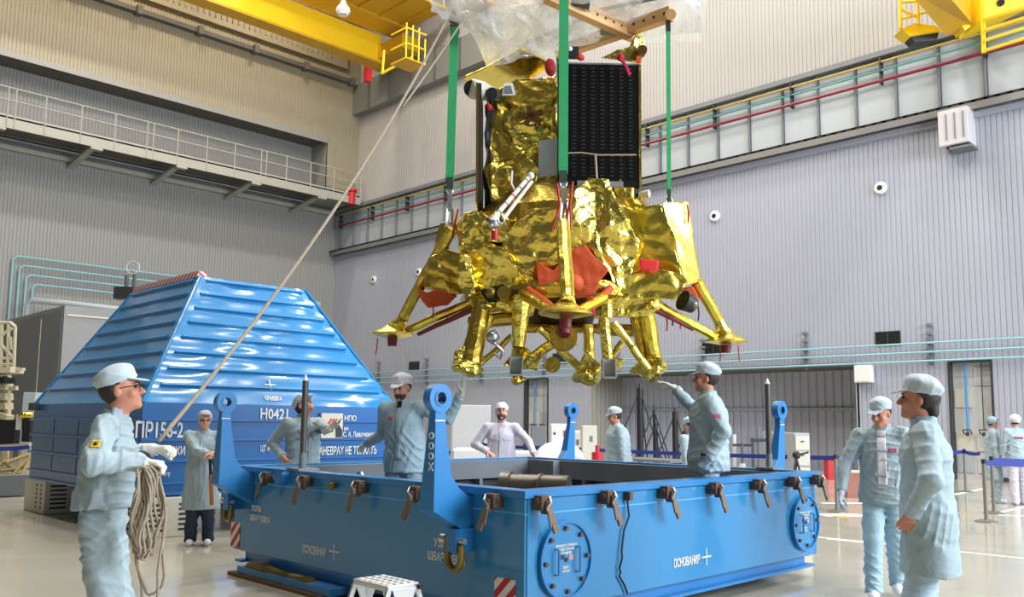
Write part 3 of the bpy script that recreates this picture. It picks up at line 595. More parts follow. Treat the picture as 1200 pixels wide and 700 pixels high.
for z in (zb+.0,.655,.935,1.205,1.465):
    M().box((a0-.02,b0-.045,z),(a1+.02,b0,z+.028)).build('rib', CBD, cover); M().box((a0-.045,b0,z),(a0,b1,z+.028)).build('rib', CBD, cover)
M().obox(Vector(T[0]).lerp(Vector(T[3]),.5)+Vector((.05,0,.04)), (0,1,0),(1,0,0),(0,0,1), (T[3][1]-T[0][1])/2-.04, .07, .045).build('hazard_strip', HAZT, cover)
def tC(s, px, py, size, sx=1, z0=None, mt=WHITE):
    p = ony(px,py,b0-.012); return text(s, size, (p.x,b0-.012,p.z),(1,0,0),(0,0,1),mt,cover,sx=sx)
def tX(s, x, z, size, w): return text(s, size, (x,b0-.012,z),(1,0,0),(0,0,1),WHITE,cover,width=w,extr=.004)
tX('ПР156-2', 4.36,1.255,.28,.62); tX('С ГОРКИ', 4.61,1.03,.15,.41); tX('158 № нт', 4.52,.755,.09,.32)
tX('Н0421', 6.06,1.505,.205,.44); tX('ЦТ ф', 6.09,1.06,.11,.15); tX('НПО', 7.45,1.49,.11,.22); tX('им', 7.45,1.35,.08,.08)
tX('С. А. Лавочкина', 7.44,1.25,.11,.56); tX('ПРИ МАНЕВРАХ НЕ ТОЛКАТЬ', 6.74,.99,.165,1.32)
su = (Vector(T[0])-Vector((T[0][0],B[0][1],B[0][2]))); su.x = 0; su.normalize(); sn = Vector((1,0,0)).cross(su)
def sl(x, z): return Vector((x, b0+(z-zs)/(zt-zs)*ins, z))+sn*.012
text('КРЫШКА', .10, sl(6.16,1.76), (1,0,0), su, WHITE, cover, width=.27, extr=.003)
p = sl(6.3,1.98); M().obox(p,(1,0,0),su,sn,.085,.008,.012).obox(p,(1,0,0),su,sn,.008,.085,.012).build('cross_mark', WHITE, cover)
m = M().box((7.03,b0-.06,1.235),(7.40,b0-.01,1.60)).build('emblem_panel', CREAM, cover)
for k in range(3): M().bar((7.13+k*.05,b0-.063,1.42),(7.2+k*.05,b0-.063,1.52),.004,.028,(1,0,0)).build('emblem_stripe', RED, m)
M().prism([(.25,.01),(.36,.01),(.36,.12),(.30,.2),(.35,.30),(.24,.2)], (7.03,b0-.064,1.235),(1,0,0),(0,0,1),(0,.004,0)).build('emblem_mark', BLACK, m)
# plastic panels on the left lower side
for i in range(4):
    for j in range(3): M().box((a0-.012,b0+.15+i*1.05,.70+j*.275),(a0-.004,b0+1.16+i*1.05,.92+j*.275)).build('clear_panel', mat('blue_translucent_film', srgb(40,100,150),.15,0,.3,4) if 'blue_translucent_film' not in MATS else MATS['blue_translucent_film'], cover)
# hooks and jack at the far top corner
M().box((a0-.1,b1-.25,zs-.1),(a0,b1-.05,zs+.02)).build('bracket', GREYD, cover)
p = at(148,338,17); M().bar(p, p+Vector((0,0,.26)), .06,.06).bar(p+RV*.15,p+RV*.15+Vector((0,0,.28)),.05,.05).obox(p-Vector((0,0,.1)),RV,FV,(0,0,1),.2,.1,.12).build('stand', GREYD, cover)
M().lathe([(.115,0),(.135,0),(.135,.02),(.115,.02)], p+Vector((0,0,.42))+RV*.1, FV, 24, 'ring').build('ring_mark', CREAM, cover)
# perforated support blocks
def block(x, y, sx, sy, h, lab):
    t = thing('support_block', (x+sx/2,y+sy/2,0), lab, 'support block', 'perforated support blocks under the cover')
    M().box((x,y,0),(x+sx,y+sy,h)).build('body', CREAM, t, bevel=.015)
    for i in range(6):
        z = .08+i*(h-.12)/6
        for k in (0,1): M().box((x-.004,y+.14+k*.22,z),(x,y+.2+k*.22,z+.035)).build('slot', BLACK, t)
        for k in range(2): M().box((x+.08+k*.4,y-.004,z),(x+.08+k*.4+.24,y,z+.028)).build('slot', BLACK, t)
block(4.46,11.0,.62,.45,.5,'perforated cream support block under the near corner of the blue cover')
block(4.48,14.75,1.0,1.0,.52,'perforated cream support block under the left end of the blue cover')
block(7.6,14.6,.6,.6,.52,'perforated cream support block far under the blue cover')
# step stool
st = onx(452,681,X0-.42)
t = thing('step_stool', (X0-.45,5.35,0), 'small aluminium step stool with a chequered top in front of the blue base', 'stool')
xc, yc, zz = X0-.45, 5.27, .30
ALU = mat('aluminium', (.6,.6,.58), .35, .9)
c0 = onz(417,675,zz); c1 = onz(486,681,zz); ctr = onz(452,679,zz)
ctr = Vector((3.62,4.93,0)); zz = .42
ctr = onz(452,680,zz)
t.location = (ctr.x,ctr.y,0); t['_o'] = (ctr.x,ctr.y,0)
HX, HY = .13, .2
M().box((ctr.x-HX,ctr.y-HY,zz-.04),(ctr.x+HX,ctr.y+HY,zz)).build('top_step', ALU, t, bevel=.008)
for i in range(4):
    for j in range(6): 
        if (i+j)%1 == 0: M().box((ctr.x-HX+.02+i*.06,ctr.y-HY+.02+j*.062,zz),(ctr.x-HX+.055+i*.06,ctr.y-HY+.057+j*.062,zz+.004)).build('tread_pad', WHITE, t)
for sx in (-1,1):
    for sy in (-1,1): M().bar((ctr.x+sx*HX*.9,ctr.y+sy*HY*.95,zz-.03),(ctr.x+sx*(HX+.12),ctr.y+sy*HY*1.05,0),.035,.02,(0,1,0)).build('leg', ALU, t)
M().box((ctr.x-HX-.1,ctr.y-HY,.2),(ctr.x-HX+.05,ctr.y+HY,.22)).build('lower_step', ALU, t)
for sy in (-1,1): M().prism([(-.1,0),(.1,0),(.03,-.16),(-.03,-.16)], (ctr.x,ctr.y+sy*(HY+.012),zz-.03),(1,0,0),(0,0,1),(0,.01,0)).build('hinge_plate', ALU, t); 
for sy in (-1,1): M().cyl((ctr.x+HX,ctr.y+sy*HY,zz-.03),(ctr.x+HX,ctr.y+sy*(HY+.03),zz-.03),.02,n=8).build('rubber_cap', BLACK, t)
# ------------------------------------------------------------------ golden lander
LD = 8.8
def L(px, py, dv=0): return at(px, py, LD+dv)
LC = at(655, 350, LD)
lander = thing('lunar_lander', (LC.x,LC.y,1.95), 'golden foil-wrapped spacecraft lander hanging over the blue base', 'spacecraft')
_rs = np.random.RandomState(7)
_K = _rs.randn(26,3); _K /= np.linalg.norm(_K,axis=1)[:,None]; _FQ = 2.6*1.75**(np.arange(26)%4)*(1+.3*_rs.rand(26)); _WT = np.array([.34,.42,.5,.42])[np.arange(26)%4]; _PH = _rs.rand(26)*9; _DV = _rs.randn(26,3)
def crumple(P, amp):
    P = np.asarray(P); W_ = P+.05*np.sin(P[:,[1,2,0]]*9+1.3)
    D = np.zeros_like(P)
    for k in range(26):
        t = W_@_K[k]*_FQ[k]+_PH[k]; tri = np.abs((t%2)-1)*2-1
        D += (tri*(.5*_WT[k]/_FQ[k]))[:,None]*_DV[k]
    return P+D*amp
def foilmesh(vs, fs, name, mt, parent, amp=.12, cuts=5, maxlen=.022, smooth=26):
    o0 = Vector(parent['_o']); bm = bmesh.new(); V = [bm.verts.new(Vector(v)-o0) for v in vs]
    for f in fs:
        if len(f) > 4:
            c = bm.verts.new(sum((V[i].co for i in f), Vector())/len(f))
            for i in range(len(f)):
                try: bm.faces.new((V[f[i]], V[f[(i+1)%len(f)]], c))
                except ValueError: pass
        else: bm.faces.new([V[i] for i in f])
    bmesh.ops.remove_doubles(bm, verts=bm.verts, dist=1e-5)
    bmesh.ops.recalc_face_normals(bm, faces=bm.faces)
    for _ in range(cuts):
        es = [e for e in bm.edges if e.calc_length() > maxlen]
        if not es: break
        bmesh.ops.subdivide_edges(bm, edges=es, cuts=1, use_grid_fill=True)
    bmesh.ops.triangulate(bm, faces=[f for f in bm.faces if len(f.verts) > 4])
    for _ in range(2): bmesh.ops.smooth_vert(bm, verts=bm.verts, factor=.5, use_axis_x=True, use_axis_y=True, use_axis_z=True)
    co = np.array([v.co for v in bm.verts]); co = crumple(co+np.array(o0), amp)-np.array(o0)
    for v, c in zip(bm.verts, co): v.co = c
    me = bpy.data.meshes.new(name); bm.to_mesh(me); bm.free()
    return link(name, me, mt, parent, o0, smooth)
def loft(front, back, name, mt=GOLD, parent=lander, amp=.12, **k):
    vs = [L(*p) for p in front]+[L(*p) for p in back]; n = len(front)
    fs = [tuple(range(n-1,-1,-1)), tuple(range(n,2*n))]+[(i,(i+1)%n,n+(i+1)%n,n+i) for i in range(n)]
    return foilmesh(vs, fs, name, mt, parent, amp, **k)
def slabp(poly, dv, th, name, mt=GOLD, parent=lander, amp=.12, shrink=1.0, **k):
    cx = sum(p[0] for p in poly)/len(poly); cy = sum(p[1] for p in poly)/len(poly)
    fr = [(p[0],p[1],dv) for p in poly]; bk = [(cx+(p[0]-cx)*shrink, cy+(p[1]-cy)*shrink, dv+th) for p in poly]
    return loft(fr, bk, name, mt, parent, amp, **k)
def strut(a, b, r, name='strut', mt=GOLD, r2=None, parent=lander, amp=.05, n=10):
    a = L(*a); b = L(*b); N = max(3, int((b-a).length/.035)); r2 = r if r2 is None else r2
    pts = [a.lerp(b, i/N) for i in range(N+1)]; m = M().tube(pts, [r+(r2-r)*i/N for i in range(N+1)], n)
    o0 = np.array(parent['_o']); v = crumple(np.array(m.v)*1.0, amp); m.v = [tuple(x) for x in v]
    return m.build(name, mt, parent)
# core drum and deck ring
c = L(655,300,.15)
pr = [(.02,-.42),(.5,-.42),(.85,-.36),(.92,-.25),(.95,.0),(.9,.35),(.7,.55),(.5,.62),(.02,.62)]
m = M().lathe(pr, c, (0,0,1), 20); foilmesh(m.v, [f for f in m.f if len(f) == 4], 'core_body', GOLDD, lander, .12, 3, .05)
zr = L(655,352,0).z; pts = [Vector((c.x+.92*math.cos(a), c.y+.92*math.sin(a), zr)) for a in [i*2*PI/48 for i in range(48)]]
m = M().tube(pts, .085, 8, closed=True); m.v = [tuple(x) for x in crumple(np.array(m.v), .12)]; m.build('deck_ring', GOLDD, lander)
M().cyl((c.x,c.y,zr-.3),(c.x,c.y,zr+.05),.33,.42,n=24).build('engine_bay', mat('dark_engine_metal', srgb(70,55,25),.4,.7), lander, smooth=40)
# foil-wrapped lobes
slabp([(504,302),(522,290),(550,300),(553,342),(528,348),(497,337)], -.35, .8, 'foil_blanket', GOLDD, amp=.10, shrink=.85)
slabp([(514,262),(526,260),(528,300),(518,318),(506,316)], -.1, .15, 'foil_blanket', GOLDD, amp=.06)
slabp([(536,262),(545,250),(566,247),(580,262),(584,292),(560,300),(538,298)], -.55, .8, 'foil_blanket', GOLD, amp=.16, shrink=.9)
loft([(543,302,-.6),(568,288,-.75),(594,292,-.85),(617,337,-.8),(596,344,-.75),(548,343,-.6)], [(545,285,0),(568,272,0),(592,272,0),(612,320,0),(596,330,0),(550,330,0)], 'foil_blanket', GOLD, amp=.09)
loft([(586,275,-.7),(606,262,-.75),(628,247,-.8),(655,246,-.85),(657,292,-.85),(650,340,-.75),(615,340,-.75),(592,302,-.75)], [(590,258,.1),(608,250,.1),(628,240,.1),(655,236,.1),(655,290,.1),(650,330,.1),(615,330,.1),(592,300,.1)], 'foil_blanket', GOLD, amp=.16)
loft([(652,300,-.80),(655,262,-.85),(672,226,-.8),(690,207,-.7),(714,211,-.7),(734,258,-.8),(750,283,-.75),(742,325,-.75),(724,350,-.75),(714,322,-.78),(690,288,-.8),(668,296,-.8)], [(655,300,.2),(660,262,.2),(676,232,.2),(690,216,.2),(714,216,.2),(730,258,.2),(742,283,.2),(735,325,.2),(722,340,.2),(712,322,.2),(690,292,.2),(670,300,.2)], 'foil_blanket', GOLD, amp=.12)
loft([(722,238,-.45),(742,246,-.5),(752,243,-.55),(776,237,-.6),(788,268,-.65),(801,326,-.65),(772,346,-.55),(735,338,-.5),(728,290,-.45)], [(730,244,.3),(745,246,.3),(755,246,.3),(776,242,.3),(786,268,.3),(796,318,.3),(772,332,.3),(740,328,.3),(735,290,.3)], 'foil_blanket', GOLDS, amp=.08)
loft([(777,237,-.62),(806,236,-.45),(822,330,-.4),(801,336,-.66)], [(777,240,.2),(800,240,.3),(814,322,.3),(798,326,.2)], 'foil_blanket', GOLDS, amp=.03)
slabp([(735,322),(755,312),(795,318),(808,328),(790,350),(745,352),(728,340)], -.75, .5, 'foil_blanket', GOLDS, amp=.10, shrink=.8)
slabp([(562,262),(580,248),(600,256),(596,282),(575,288)], -.7, .5, 'foil_blanket', GOLD, amp=.18)
slabp([(606,250),(616,230),(642,214),(652,222),(652,256),(626,262)], -.3, .5, 'foil_blanket', GOLDS, amp=.14)
slabp([(536,298),(552,302),(556,346),(546,352),(538,330)], -.72, .1, 'foil_blanket', GOLD, amp=.14)
slabp([(700,352),(712,346),(760,346),(772,356),(760,372),(712,372)], -.7, .4, 'foil_blanket', GOLD, amp=.12)
slabp([(548,352),(600,350),(630,348),(625,370),(600,366),(556,372)], -.75, .4, 'foil_blanket', GOLD, amp=.12)
slabp([(728,208),(752,232),(760,246),(735,250),(718,226)], -.2, .4, 'foil_blanket', GOLDD, amp=.14)
# orange-red covers
slabp([(627,304),(636,312),(648,317),(658,306),(659,345),(632,342)], -.87, .3, 'tank_cover', ORANGE, amp=.05)
slabp([(660,346),(661,300),(672,292),(686,287),(696,300),(714,316),(704,328),(697,345),(678,350)], -.88, .35, 'tank_cover', ORANGE, amp=.05)
slabp([(489,336),(499,344),(512,339),(536,347),(524,358),(502,361),(494,352)], -.40, .35, 'tank_cover', ORANGE, amp=.04)
slabp([(712,337),(722,341),(748,344),(750,358),(722,357),(710,352)], -.62, .3, 'tank_cover', ORANGE, amp=.04)
slabp([(798,338),(812,335),(818,345),(815,362),(803,362)], -.35, .3, 'tank_cover', ORANGE, amp=.03)
M().cyl(L(800,352,-.5), L(812,358,-.45), .10, .08, n=16).build('thruster', BLACK, lander, smooth=40)
M().ball(L(812,357,-.5), .055).build('thruster_nozzle', mat('dull_nozzle', srgb(120,110,95),.4,.6), lander, smooth=1)
M().ball(L(674,332,-.95), .085, (1.1,.8,1)).build('pressure_tank', ORANGE, lander, smooth=1)
strut((618,338,-.9),(648,362,-1.0),.035,'red_strut',ORANGE); strut((716,338,-.8),(696,356,-1.0),.035,'red_strut',ORANGE)
slabp([(749,303),(772,305),(772,318),(750,317)], -.82, .02, 'red_tag_plate', mat('bright_red_tag', srgb(228,40,50),.5), amp=0)
# dark slab with the recess shade put into its colour, and a small engine
slabp([(562,340),(580,335),(606,340),(602,351),(570,352)], -.84, .1, 'recess_shade', mat('shadowed_equipment', srgb(45,38,20),.5,.4), amp=.06)
M().cyl(L(590,343,-.95), L(592,346,-.8), .06, .07, n=14).build('small_nozzle', GOLDD, lander, smooth=40)
M().ball(L(575,343,-.9),.05).build('small_tank', BRASS, lander, smooth=1)
# support frame under the lander
strut((566,352,-.75),(552,430,-.8),.095,'frame_leg',GOLDD); strut((575,370,-.7),(560,395,-.75),.06,'frame_leg',GOLDD)
strut((612,348,-.85),(606,405,-.85),.11,'frame_leg',GOLD,r2=.06); strut((606,405,-.85),(604,438,-.6),.05,'frame_leg',GOLDD)
strut((632,385,-.6),(686,438,-.6),.038,'frame_strut',GOLDS); strut((690,380,-.5),(690,430,-.5),.055,'frame_strut',GOLDS)
strut((710,352,-.95),(711,372,-.95),.06,'frame_leg',GOLD); strut((708,372,-.95),(712,420,-.95),.05,'frame_leg',GOLD)
strut((754,352,-.6),(770,430,-.45),.07,'frame_leg',GOLDS); strut((743,358,-.4),(756,430,-.4),.06,'frame_leg',GOLDD)
strut((719,378,-.7),(760,434,-.7),.04,'frame_strut',GOLDS); strut((730,400,-.1),(712,424,-.1),.03,'frame_strut',GOLDS)
strut((556,432,-.4),(600,394,-.3),.03,'frame_strut',GOLDS); strut((616,425,-.6),(652,400,-.6),.05,'frame_strut',GOLD)
strut((550,380,-.6),(610,372,-.7),.07,'cross_tube',GOLDD); strut((700,385,-.2),(752,388,-.2),.06,'cross_tube',GOLDD); strut((610,385,-.3),(700,385,-.3),.05,'cross_tube',GOLDD)
def node(px, py, dv, r, n='foil_node', sc=(1,1,.85)):
    c = L(px,py,dv); m = M().ball(c, r*.86, sc, 26); m.v = [tuple(x) for x in crumple(np.array(m.v)*1.0, .3)]; return m.build(n, GOLD, lander)
node(549,432,-.8,.125,sc=(1,1,1)); node(688,440,-.6,.14,sc=(1.2,1.2,.55)); node(766,432,-.45,.15,sc=(1,1,.8)); node(606,443,-.6,.07); node(762,440,-.55,.1); node(751,438,-.5,.11); node(555,418,-.78,.09)
node(612,352,-.88,.12); node(573,356,-.75,.12); node(756,356,-.62,.11); node(650,395,-.45,.09)
slabp([(590,428),(612,405),(628,420),(636,412),(628,435),(604,430)], -.7, .15, 'foil_corner', GOLD, amp=.1)
slabp([(688,410),(706,430),(690,446),(674,434)], -.72, .3, 'foil_corner', GOLD, amp=.08)
slabp([(708,418),(732,422),(724,436),(712,432)], -.9, .15, 'foil_corner', GOLD, amp=.06)
M().lathe([(.02,0),(.12,0),(.13,.03),(.12,.06),(.02,.06)], L(660,396,-.85), -FV, 22).build('round_disc', GOLDD, lander, smooth=40)
M().lathe([(.008,0),(.075,0),(.075,.05),(.008,.05)], L(647,428,-.7), -FV, 22).build('round_disc', GOLDD, lander, smooth=40)
M().cyl(L(661,383,-.95), L(662,393,-1.0), .07, .05, n=14).build('red_cap', mat('dark_red_cap', srgb(110,25,30),.5), lander, smooth=40)
ALU2 = mat('grey_channel', srgb(165,168,165), .4, .5)
def channel(px, y0, y1, dv, tilt):
    a = L(px,y0,dv); b = L(px+tilt,y1,dv); d = b-a; m = M(); h = .055
    m.bar(a, b, .012, .11, FV); 
    m = M(); x = RV
    m.obox((a+b)/2-x*h, d, FV, x, d.length/2, .06, .006); m.obox((a+b)/2+x*h, d, FV, x, d.length/2, .06, .006); m.obox((a+b)/2+FV*.055, d, FV, x, d.length/2, .006, .06); m.obox(b, d, FV, x, .008, .06, .06)
    m.build('steel_channel', ALU2, lander)
channel(606,418,440,-.95,-2); channel(713,421,443,-1.1,1)
M().tube([L(572,392,-.85),L(580,388,-.88),L(584,396,-.85),L(576,402,-.86),L(571,396,-.85),L(582,404,-.85),L(590,412,-.85),L(586,420,-.85),L(580,414,-.85)], .02, 6).ball(L(577,395,-.87),.06).build('pulley_hook', STEEL, lander, smooth=60)
# landing legs
def leg(top, mid, pad, r, br, und=None, tags=()):
    padD = pad[2]; P = L(*pad)
    lg = M().cyl(P+Vector((0,0,.03)), P+Vector((0,0,.03)), .01); 
    m = M().lathe([(.0,-.01),(.07,-.03),(r,.0),(r*1.02,.02),(r*.55,.065),(.06,.11),(.0,.12)], P, (0,0,1), 26); m.v = [tuple(x) for x in crumple(np.array(m.v), .02)]
    f = m.build('landing_leg', GOLDS, lander, smooth=35)
    strut(top, mid, .06, 'main_strut', GOLDS, .055, f, .03)
    strut(mid, (pad[0]+(mid[0]-pad[0])*.25, pad[1]-8+(mid[1]-pad[1])*.1, pad[2]), .055, 'foot_joint', GOLD, .09, f, .08)
    for b in br: strut(*b, .05, 'brace', GOLDS, .045, f, .04)
    if und: strut(*und, .03, 'brace_underside', mat('dark_red_strip', srgb(120,30,25),.5) if 'dark_red_strip' not in MATS else MATS['dark_red_strip'], .02, f, .02)
    M().cyl(P+Vector((0,0,-.03)), P+Vector((0,0,-.11)), .052, .045, n=14).build('pad_cap', MATS['dark_red_cap'], f, smooth=40)
    for s in tags: M().tube([P+Vector((0,0,-.03))+RV*s, P+Vector((0,0,-.1))+RV*(s*1.02), P+Vector((0,0,-.2))+RV*s*1.1], .007, 4).build('ribbon', RED, f)
    return f
tag(leg((530,268,-.35),(472,372,-.05),(460,393,0),.21,[((580,343,-.6),(478,387,-.05))],((560,360,-.6),(490,392,-.1)),(-.15,)), 'left leg')
tag(leg((817,330,-.2),(841,375,-.05),(851,401,0),.21,[((760,352,-.5),(838,396,-.05))],((765,362,-.5),(812,386,-.2)),(.12,-.06)), 'right leg')
lf_ = leg((660,262,-1.15),(665,350,-1.7),(663,369,-1.75),.215,[((612,345,-.9),(650,366,-1.65)),((706,350,-.9),(678,366,-1.65))],None,())
leg((655,262,1.05),(657,385,1.65),(657,405,1.75),.21,[((620,352,.9),(650,398,1.7))],None,())
slabp([(686,352),(693,345),(699,356),(697,372),(690,370)], -1.3, .02, 'red_flag', RED, lf_, amp=.02)
for (x, y, d) in ((507,365,-.4),(523,372,-.3),(568,378,-.4),(818,368,-.3),(788,374,-.3),(797,378,-.3),(781,380,-.3)):
    M().tube([L(x,y-10,d),L(x+1,y,d),L(x,y+8,d)],.009,4).build('ribbon', RED if x%2 else BLACK, lander)
# lift fittings with hooks
for (x, y, d, h) in ((661,213,-.92,48),(527,215,-.2,60),(783,237,-.1,10)):
    M().bar(L(x,y,d), L(x,y+h*.55,d), .045,.02,FV).bar(L(x-3,y+h*.5,d),L(x-5,y+h,d),.025,.025).bar(L(x+3,y+h*.5,d),L(x+5,y+h,d),.025,.025).build('lift_fitting', STEEL, lander)
for (a, b, c_) in (((653,215,-.95),(656,240,-.97),(646,272,-.95)),((671,213,-.95),(668,240,-.97),(669,270,-.95)),((537,245,-.4),(533,262,-.4),(530,280,-.4)),((671,213,-.95),(664,260,-.97),(660,262,-.95)),((805,240,-.5),(807,250,-.5),(806,262,-.5))):
    M().tube([L(*a),L(*b),L(*c_)],.010,5).build('red_cord', RED, lander)
# upper tower
loft([(574,118,.25),(600,98,.25),(654,86,.2),(655,212,.1),(640,232,.0),(606,244,.0),(576,250,.0),(568,180,.2)], [(580,118,1.0),(600,100,1.0),(650,90,1.0),(652,212,1.0),(640,228,1.0),(606,240,1.0),(580,245,1.0),(575,180,1.0)], 'tower_blanket', GOLDD, amp=.16)
slabp([(600,150),(625,125),(650,140),(652,170),(632,182),(610,190),(596,175)], .12, .3, 'tower_blanket', GOLD, amp=.2)
slabp([(578,190),(600,185),(620,200),(615,232),(588,240),(574,225)], .05, .3, 'tower_blanket', GOLDD, amp=.15)
slabp([(608,190),(618,178),(630,200),(626,225),(612,220)], .0, .2, 'tower_blanket', GOLD, amp=.12)
zp = 5.33
cn = [onz(543,93,zp), onz(612,58,zp), onz(650,76,zp), onz(582,118,zp)]
vs = [p for p in cn]+[p+Vector((0,0,.03)) for p in cn]
foilmesh(vs, [(0,1,2,3),(4,7,6,5),(0,1,5,4),(1,2,6,5),(2,3,7,6),(3,0,4,7)], 'roof_panel', GOLDS, lander, .03)
M().bar(L(563,112,.25), L(563,248,.05), .6,.04,RV).build('side_radiator', BLACK, lander); M().bar(L(560.5,112,.22), L(560,248,.02), .62,.02,RV).build('side_panel_edge', GOLDD, lander)
slabp([(570,125),(576,120),(578,245),(566,246),(570,180)], .15, .2, 'cable_bundle', BLACK, amp=.12)
M().prism([(0,0),(.20,.04),(.20,.42),(0,.38)], L(631,208,.0), RV, UV, FV*.03).build('radiator_plate', mat('pale_blue_radiator', srgb(205,215,230),.4), lander)
# optical tubes and small instruments
tb = M().lathe([(.085,-.02),(.1,0),(.1,.12),(.075,.2),(.06,.3)], L(553,104,.1), (RV*.8+FV*.5), 20).build('camera_tube', CREAM, lander, smooth=35)
M().cyl(L(552.5,104,.085), L(553.5,104,.11), .085, n=20).build('lens', BLACK, tb)
M().cyl(L(576,110,.05), L(583,112,.2), .065, n=16).build('sensor_head', GREYD, lander, smooth=40)
M().prism([(-.05,-.05),(.09,-.05),(.06,.08),(-.03,.08)], L(594,106,.1), RV, UV, FV*.02).build('mirror_plate', WHITE, lander); M().prism([(-.02,-.025),(.06,-.025),(.04,.05),(-.01,.05)], L(594,106,.08), RV, UV, FV*.02).build('mirror_window', GREY, lander)
for a in range(5): M().bar(L(622,136,.0), L(622,136,.0)+RV*.13*math.cos(a*1.26+.5)+UV*.10*math.sin(a*1.26+.5), .05,.03,FV).build('star_handle', mat('brown_foil', srgb(95,62,25),.4,.5) if 'brown_foil' not in MATS else MATS['brown_foil'], lander)
M().ball(L(645,79,.1), .085, (.9,.5,1.1)).build('red_cover', REDC, lander, smooth=1)
M().ball(L(573,126,.0), .035).build('red_cover', REDC, lander, smooth=1)
# robot arm
WARM = mat('white_arm_wrap', srgb(228,215,212), .6, 0, .08, 30)
a, b = L(577,258,-1.0), L(621,206,-.5); arm = M().cyl(a, b, .022, n=10).build('robot_arm', WARM, lander, smooth=40)
M().cyl(L(586,262,-1.0), L(623,213,-.52), .018, n=10).build('second_link', WARM, arm, smooth=40)
for i in range(5): p = a.lerp(b, .15+i*.18); q = a.lerp(b, .17+i*.18); M().cyl(p, q, .0245, n=10).build('band', REDC if i == 2 else GREY, arm)
M().ball(L(579,262,-1.02), .055).build('arm_joint', STEEL, arm, smooth=40); M().ball(L(622,206,-.52), .035).build('wrist_joint', WHITE, arm, smooth=1)
for i in range(5): M().ball(L(572+i*4,257+((i*7)%9),-1.05), .022).build('joint_knob', STEEL if i%2 else GREYD, arm)
M().cyl(L(580,270,-1.02), L(580,281,-1.02), .033, n=10).build('arm_red_cap', RED, arm)
M().tube([L(600,200,-.2),L(599,215,-.2),L(604,225,-.2)],.012,6).build('arm_cable', WARM, arm)
# solar panel
sp = [(653,67),(748,70),(749,236),(653,216)]
p0 = L(653,218,-.2); p1 = L(749,220,-.2); rt = (p1-p0); w_ = rt.length; rt.normalize(); h_ = L(653,68,-.2).z-p0.z
SOLB = mat('solar_panel_black', (.004,.004,.005), .5, 0, .2, 8, spec=.2); SOLC = mat('solar_cell', (.006,.006,.007), .3, 0, .5, 14, spec=.25)
pan = M().obox(p0+rt*w_/2+UV*h_/2, rt, FV, UV, w_/2, .018, h_/2).build('solar_panel', SOLB, lander)
cells = M(); lines = M(); NR, NC = 30, 8; 
for i in range(NR):
    for j in range(NC):
        cw = (w_-.06)/NC; ch = (h_-.08)/NR; gx = .03+j*cw+(.012 if j >= NC//2 else 0)-(.006); gz = .03+i*ch
        if i in (7,): continue
        if i == 0: continue
        cells.obox(p0+rt*(gx+cw/2)+UV*(gz+ch/2)-FV*.021, rt, FV, UV, cw/2-.004, .003, ch/2-.0035)
tag(cells.build('solar_cells', SOLC, pan), kind='stuff')
for i in range(NR):
    if i == 7 or i == 0: continue
    for j in range(NC):
        z = .03+(i+1)*(h_-.08)/NR; lines.obox(p0+rt*(.045+j*(w_-.06)/NC+.025)+UV*z-FV*.024, rt, FV, UV, .018, .001, .0012)
tag(lines.build('cell_contacts', mat('dim_silver', srgb(125,118,106),.4,.3), pan), kind='stuff')
M().obox(p0+rt*(w_+.008)+UV*h_/2, rt, FV, UV, .012, .03, h_/2).build('gold_edge', GOLDD, pan)
M().obox(p0+rt*w_*.5+UV*h_-FV*.0, rt, FV, UV, w_/2, .025, .008).build('top_rail', GREY, pan)
zz_ = .03+7.5*(h_-.08)/NR
HRN = mat('harness_beige', srgb(165,150,125), .6)
M().tube([p0+rt*.03+UV*zz_-FV*.03, p0+rt*w_*.3+UV*(zz_+.01)-FV*.03, p0+rt*w_*.5+UV*(zz_-.01)-FV*.03, p0+rt*(w_-.03)+UV*zz_-FV*.03], .009, 5).tube([p0+rt*w_*.46+UV*zz_-FV*.03, p0+rt*w_*.48+UV*.04-FV*.03],.012,5).build('wire_harness', HRN, pan)
M().obox(p0+rt*w_*.52+UV*.02-FV*.03, rt, FV, UV, w_*.28, .01, .028).build('connector_strip', GREY, pan)
slabp([(706,218),(748,218),(748,232),(742,238),(722,234)], -.2, .25, 'equipment_box', BLACK, amp=.06)
M().cyl(L(749,228,-.2), L(761,227,-.25), .025, .04, n=10).build('small_nozzle', CREAM, lander)
slabp([(704,69),(722,60),(738,56),(746,40),(755,42),(757,60),(748,72)], .1, .3, 'antenna_blanket', GOLD, amp=.09)
M().lathe([(.02,0),(.05,0),(.05,.04),(.02,.04)], L(752,60,.0), -FV, 16).ball(L(752,60,.03),.06,(.9,.6,1)).build('antenna_cap', MATS['brown_foil'], lander, smooth=40)
M().tube([L(727,68,-.25),L(733,76,-.26),L(738,88,-.27)], .018, 5).build('ribbon', mat('magenta_ribbon', srgb(190,40,80),.6), lander); M().ball(L(727,67,-.2),.04).build('red_cover', REDC, lander); M().bar(L(749,66,-.1),L(748,74,-.1),.05,.02,FV).build('orange_tape', ORANGE, lander)
M().obox(L(672,62,-.1), RV, FV, UV, .05,.04,.05).build('small_camera', BLACK, lander); M().ball(L(668,58,-.12),.03).build('white_cap', WHITE, lander); M().ball(L(680,67,-.1),.05,(1.1,.6,.7)).build('red_cover', REDC, lander)
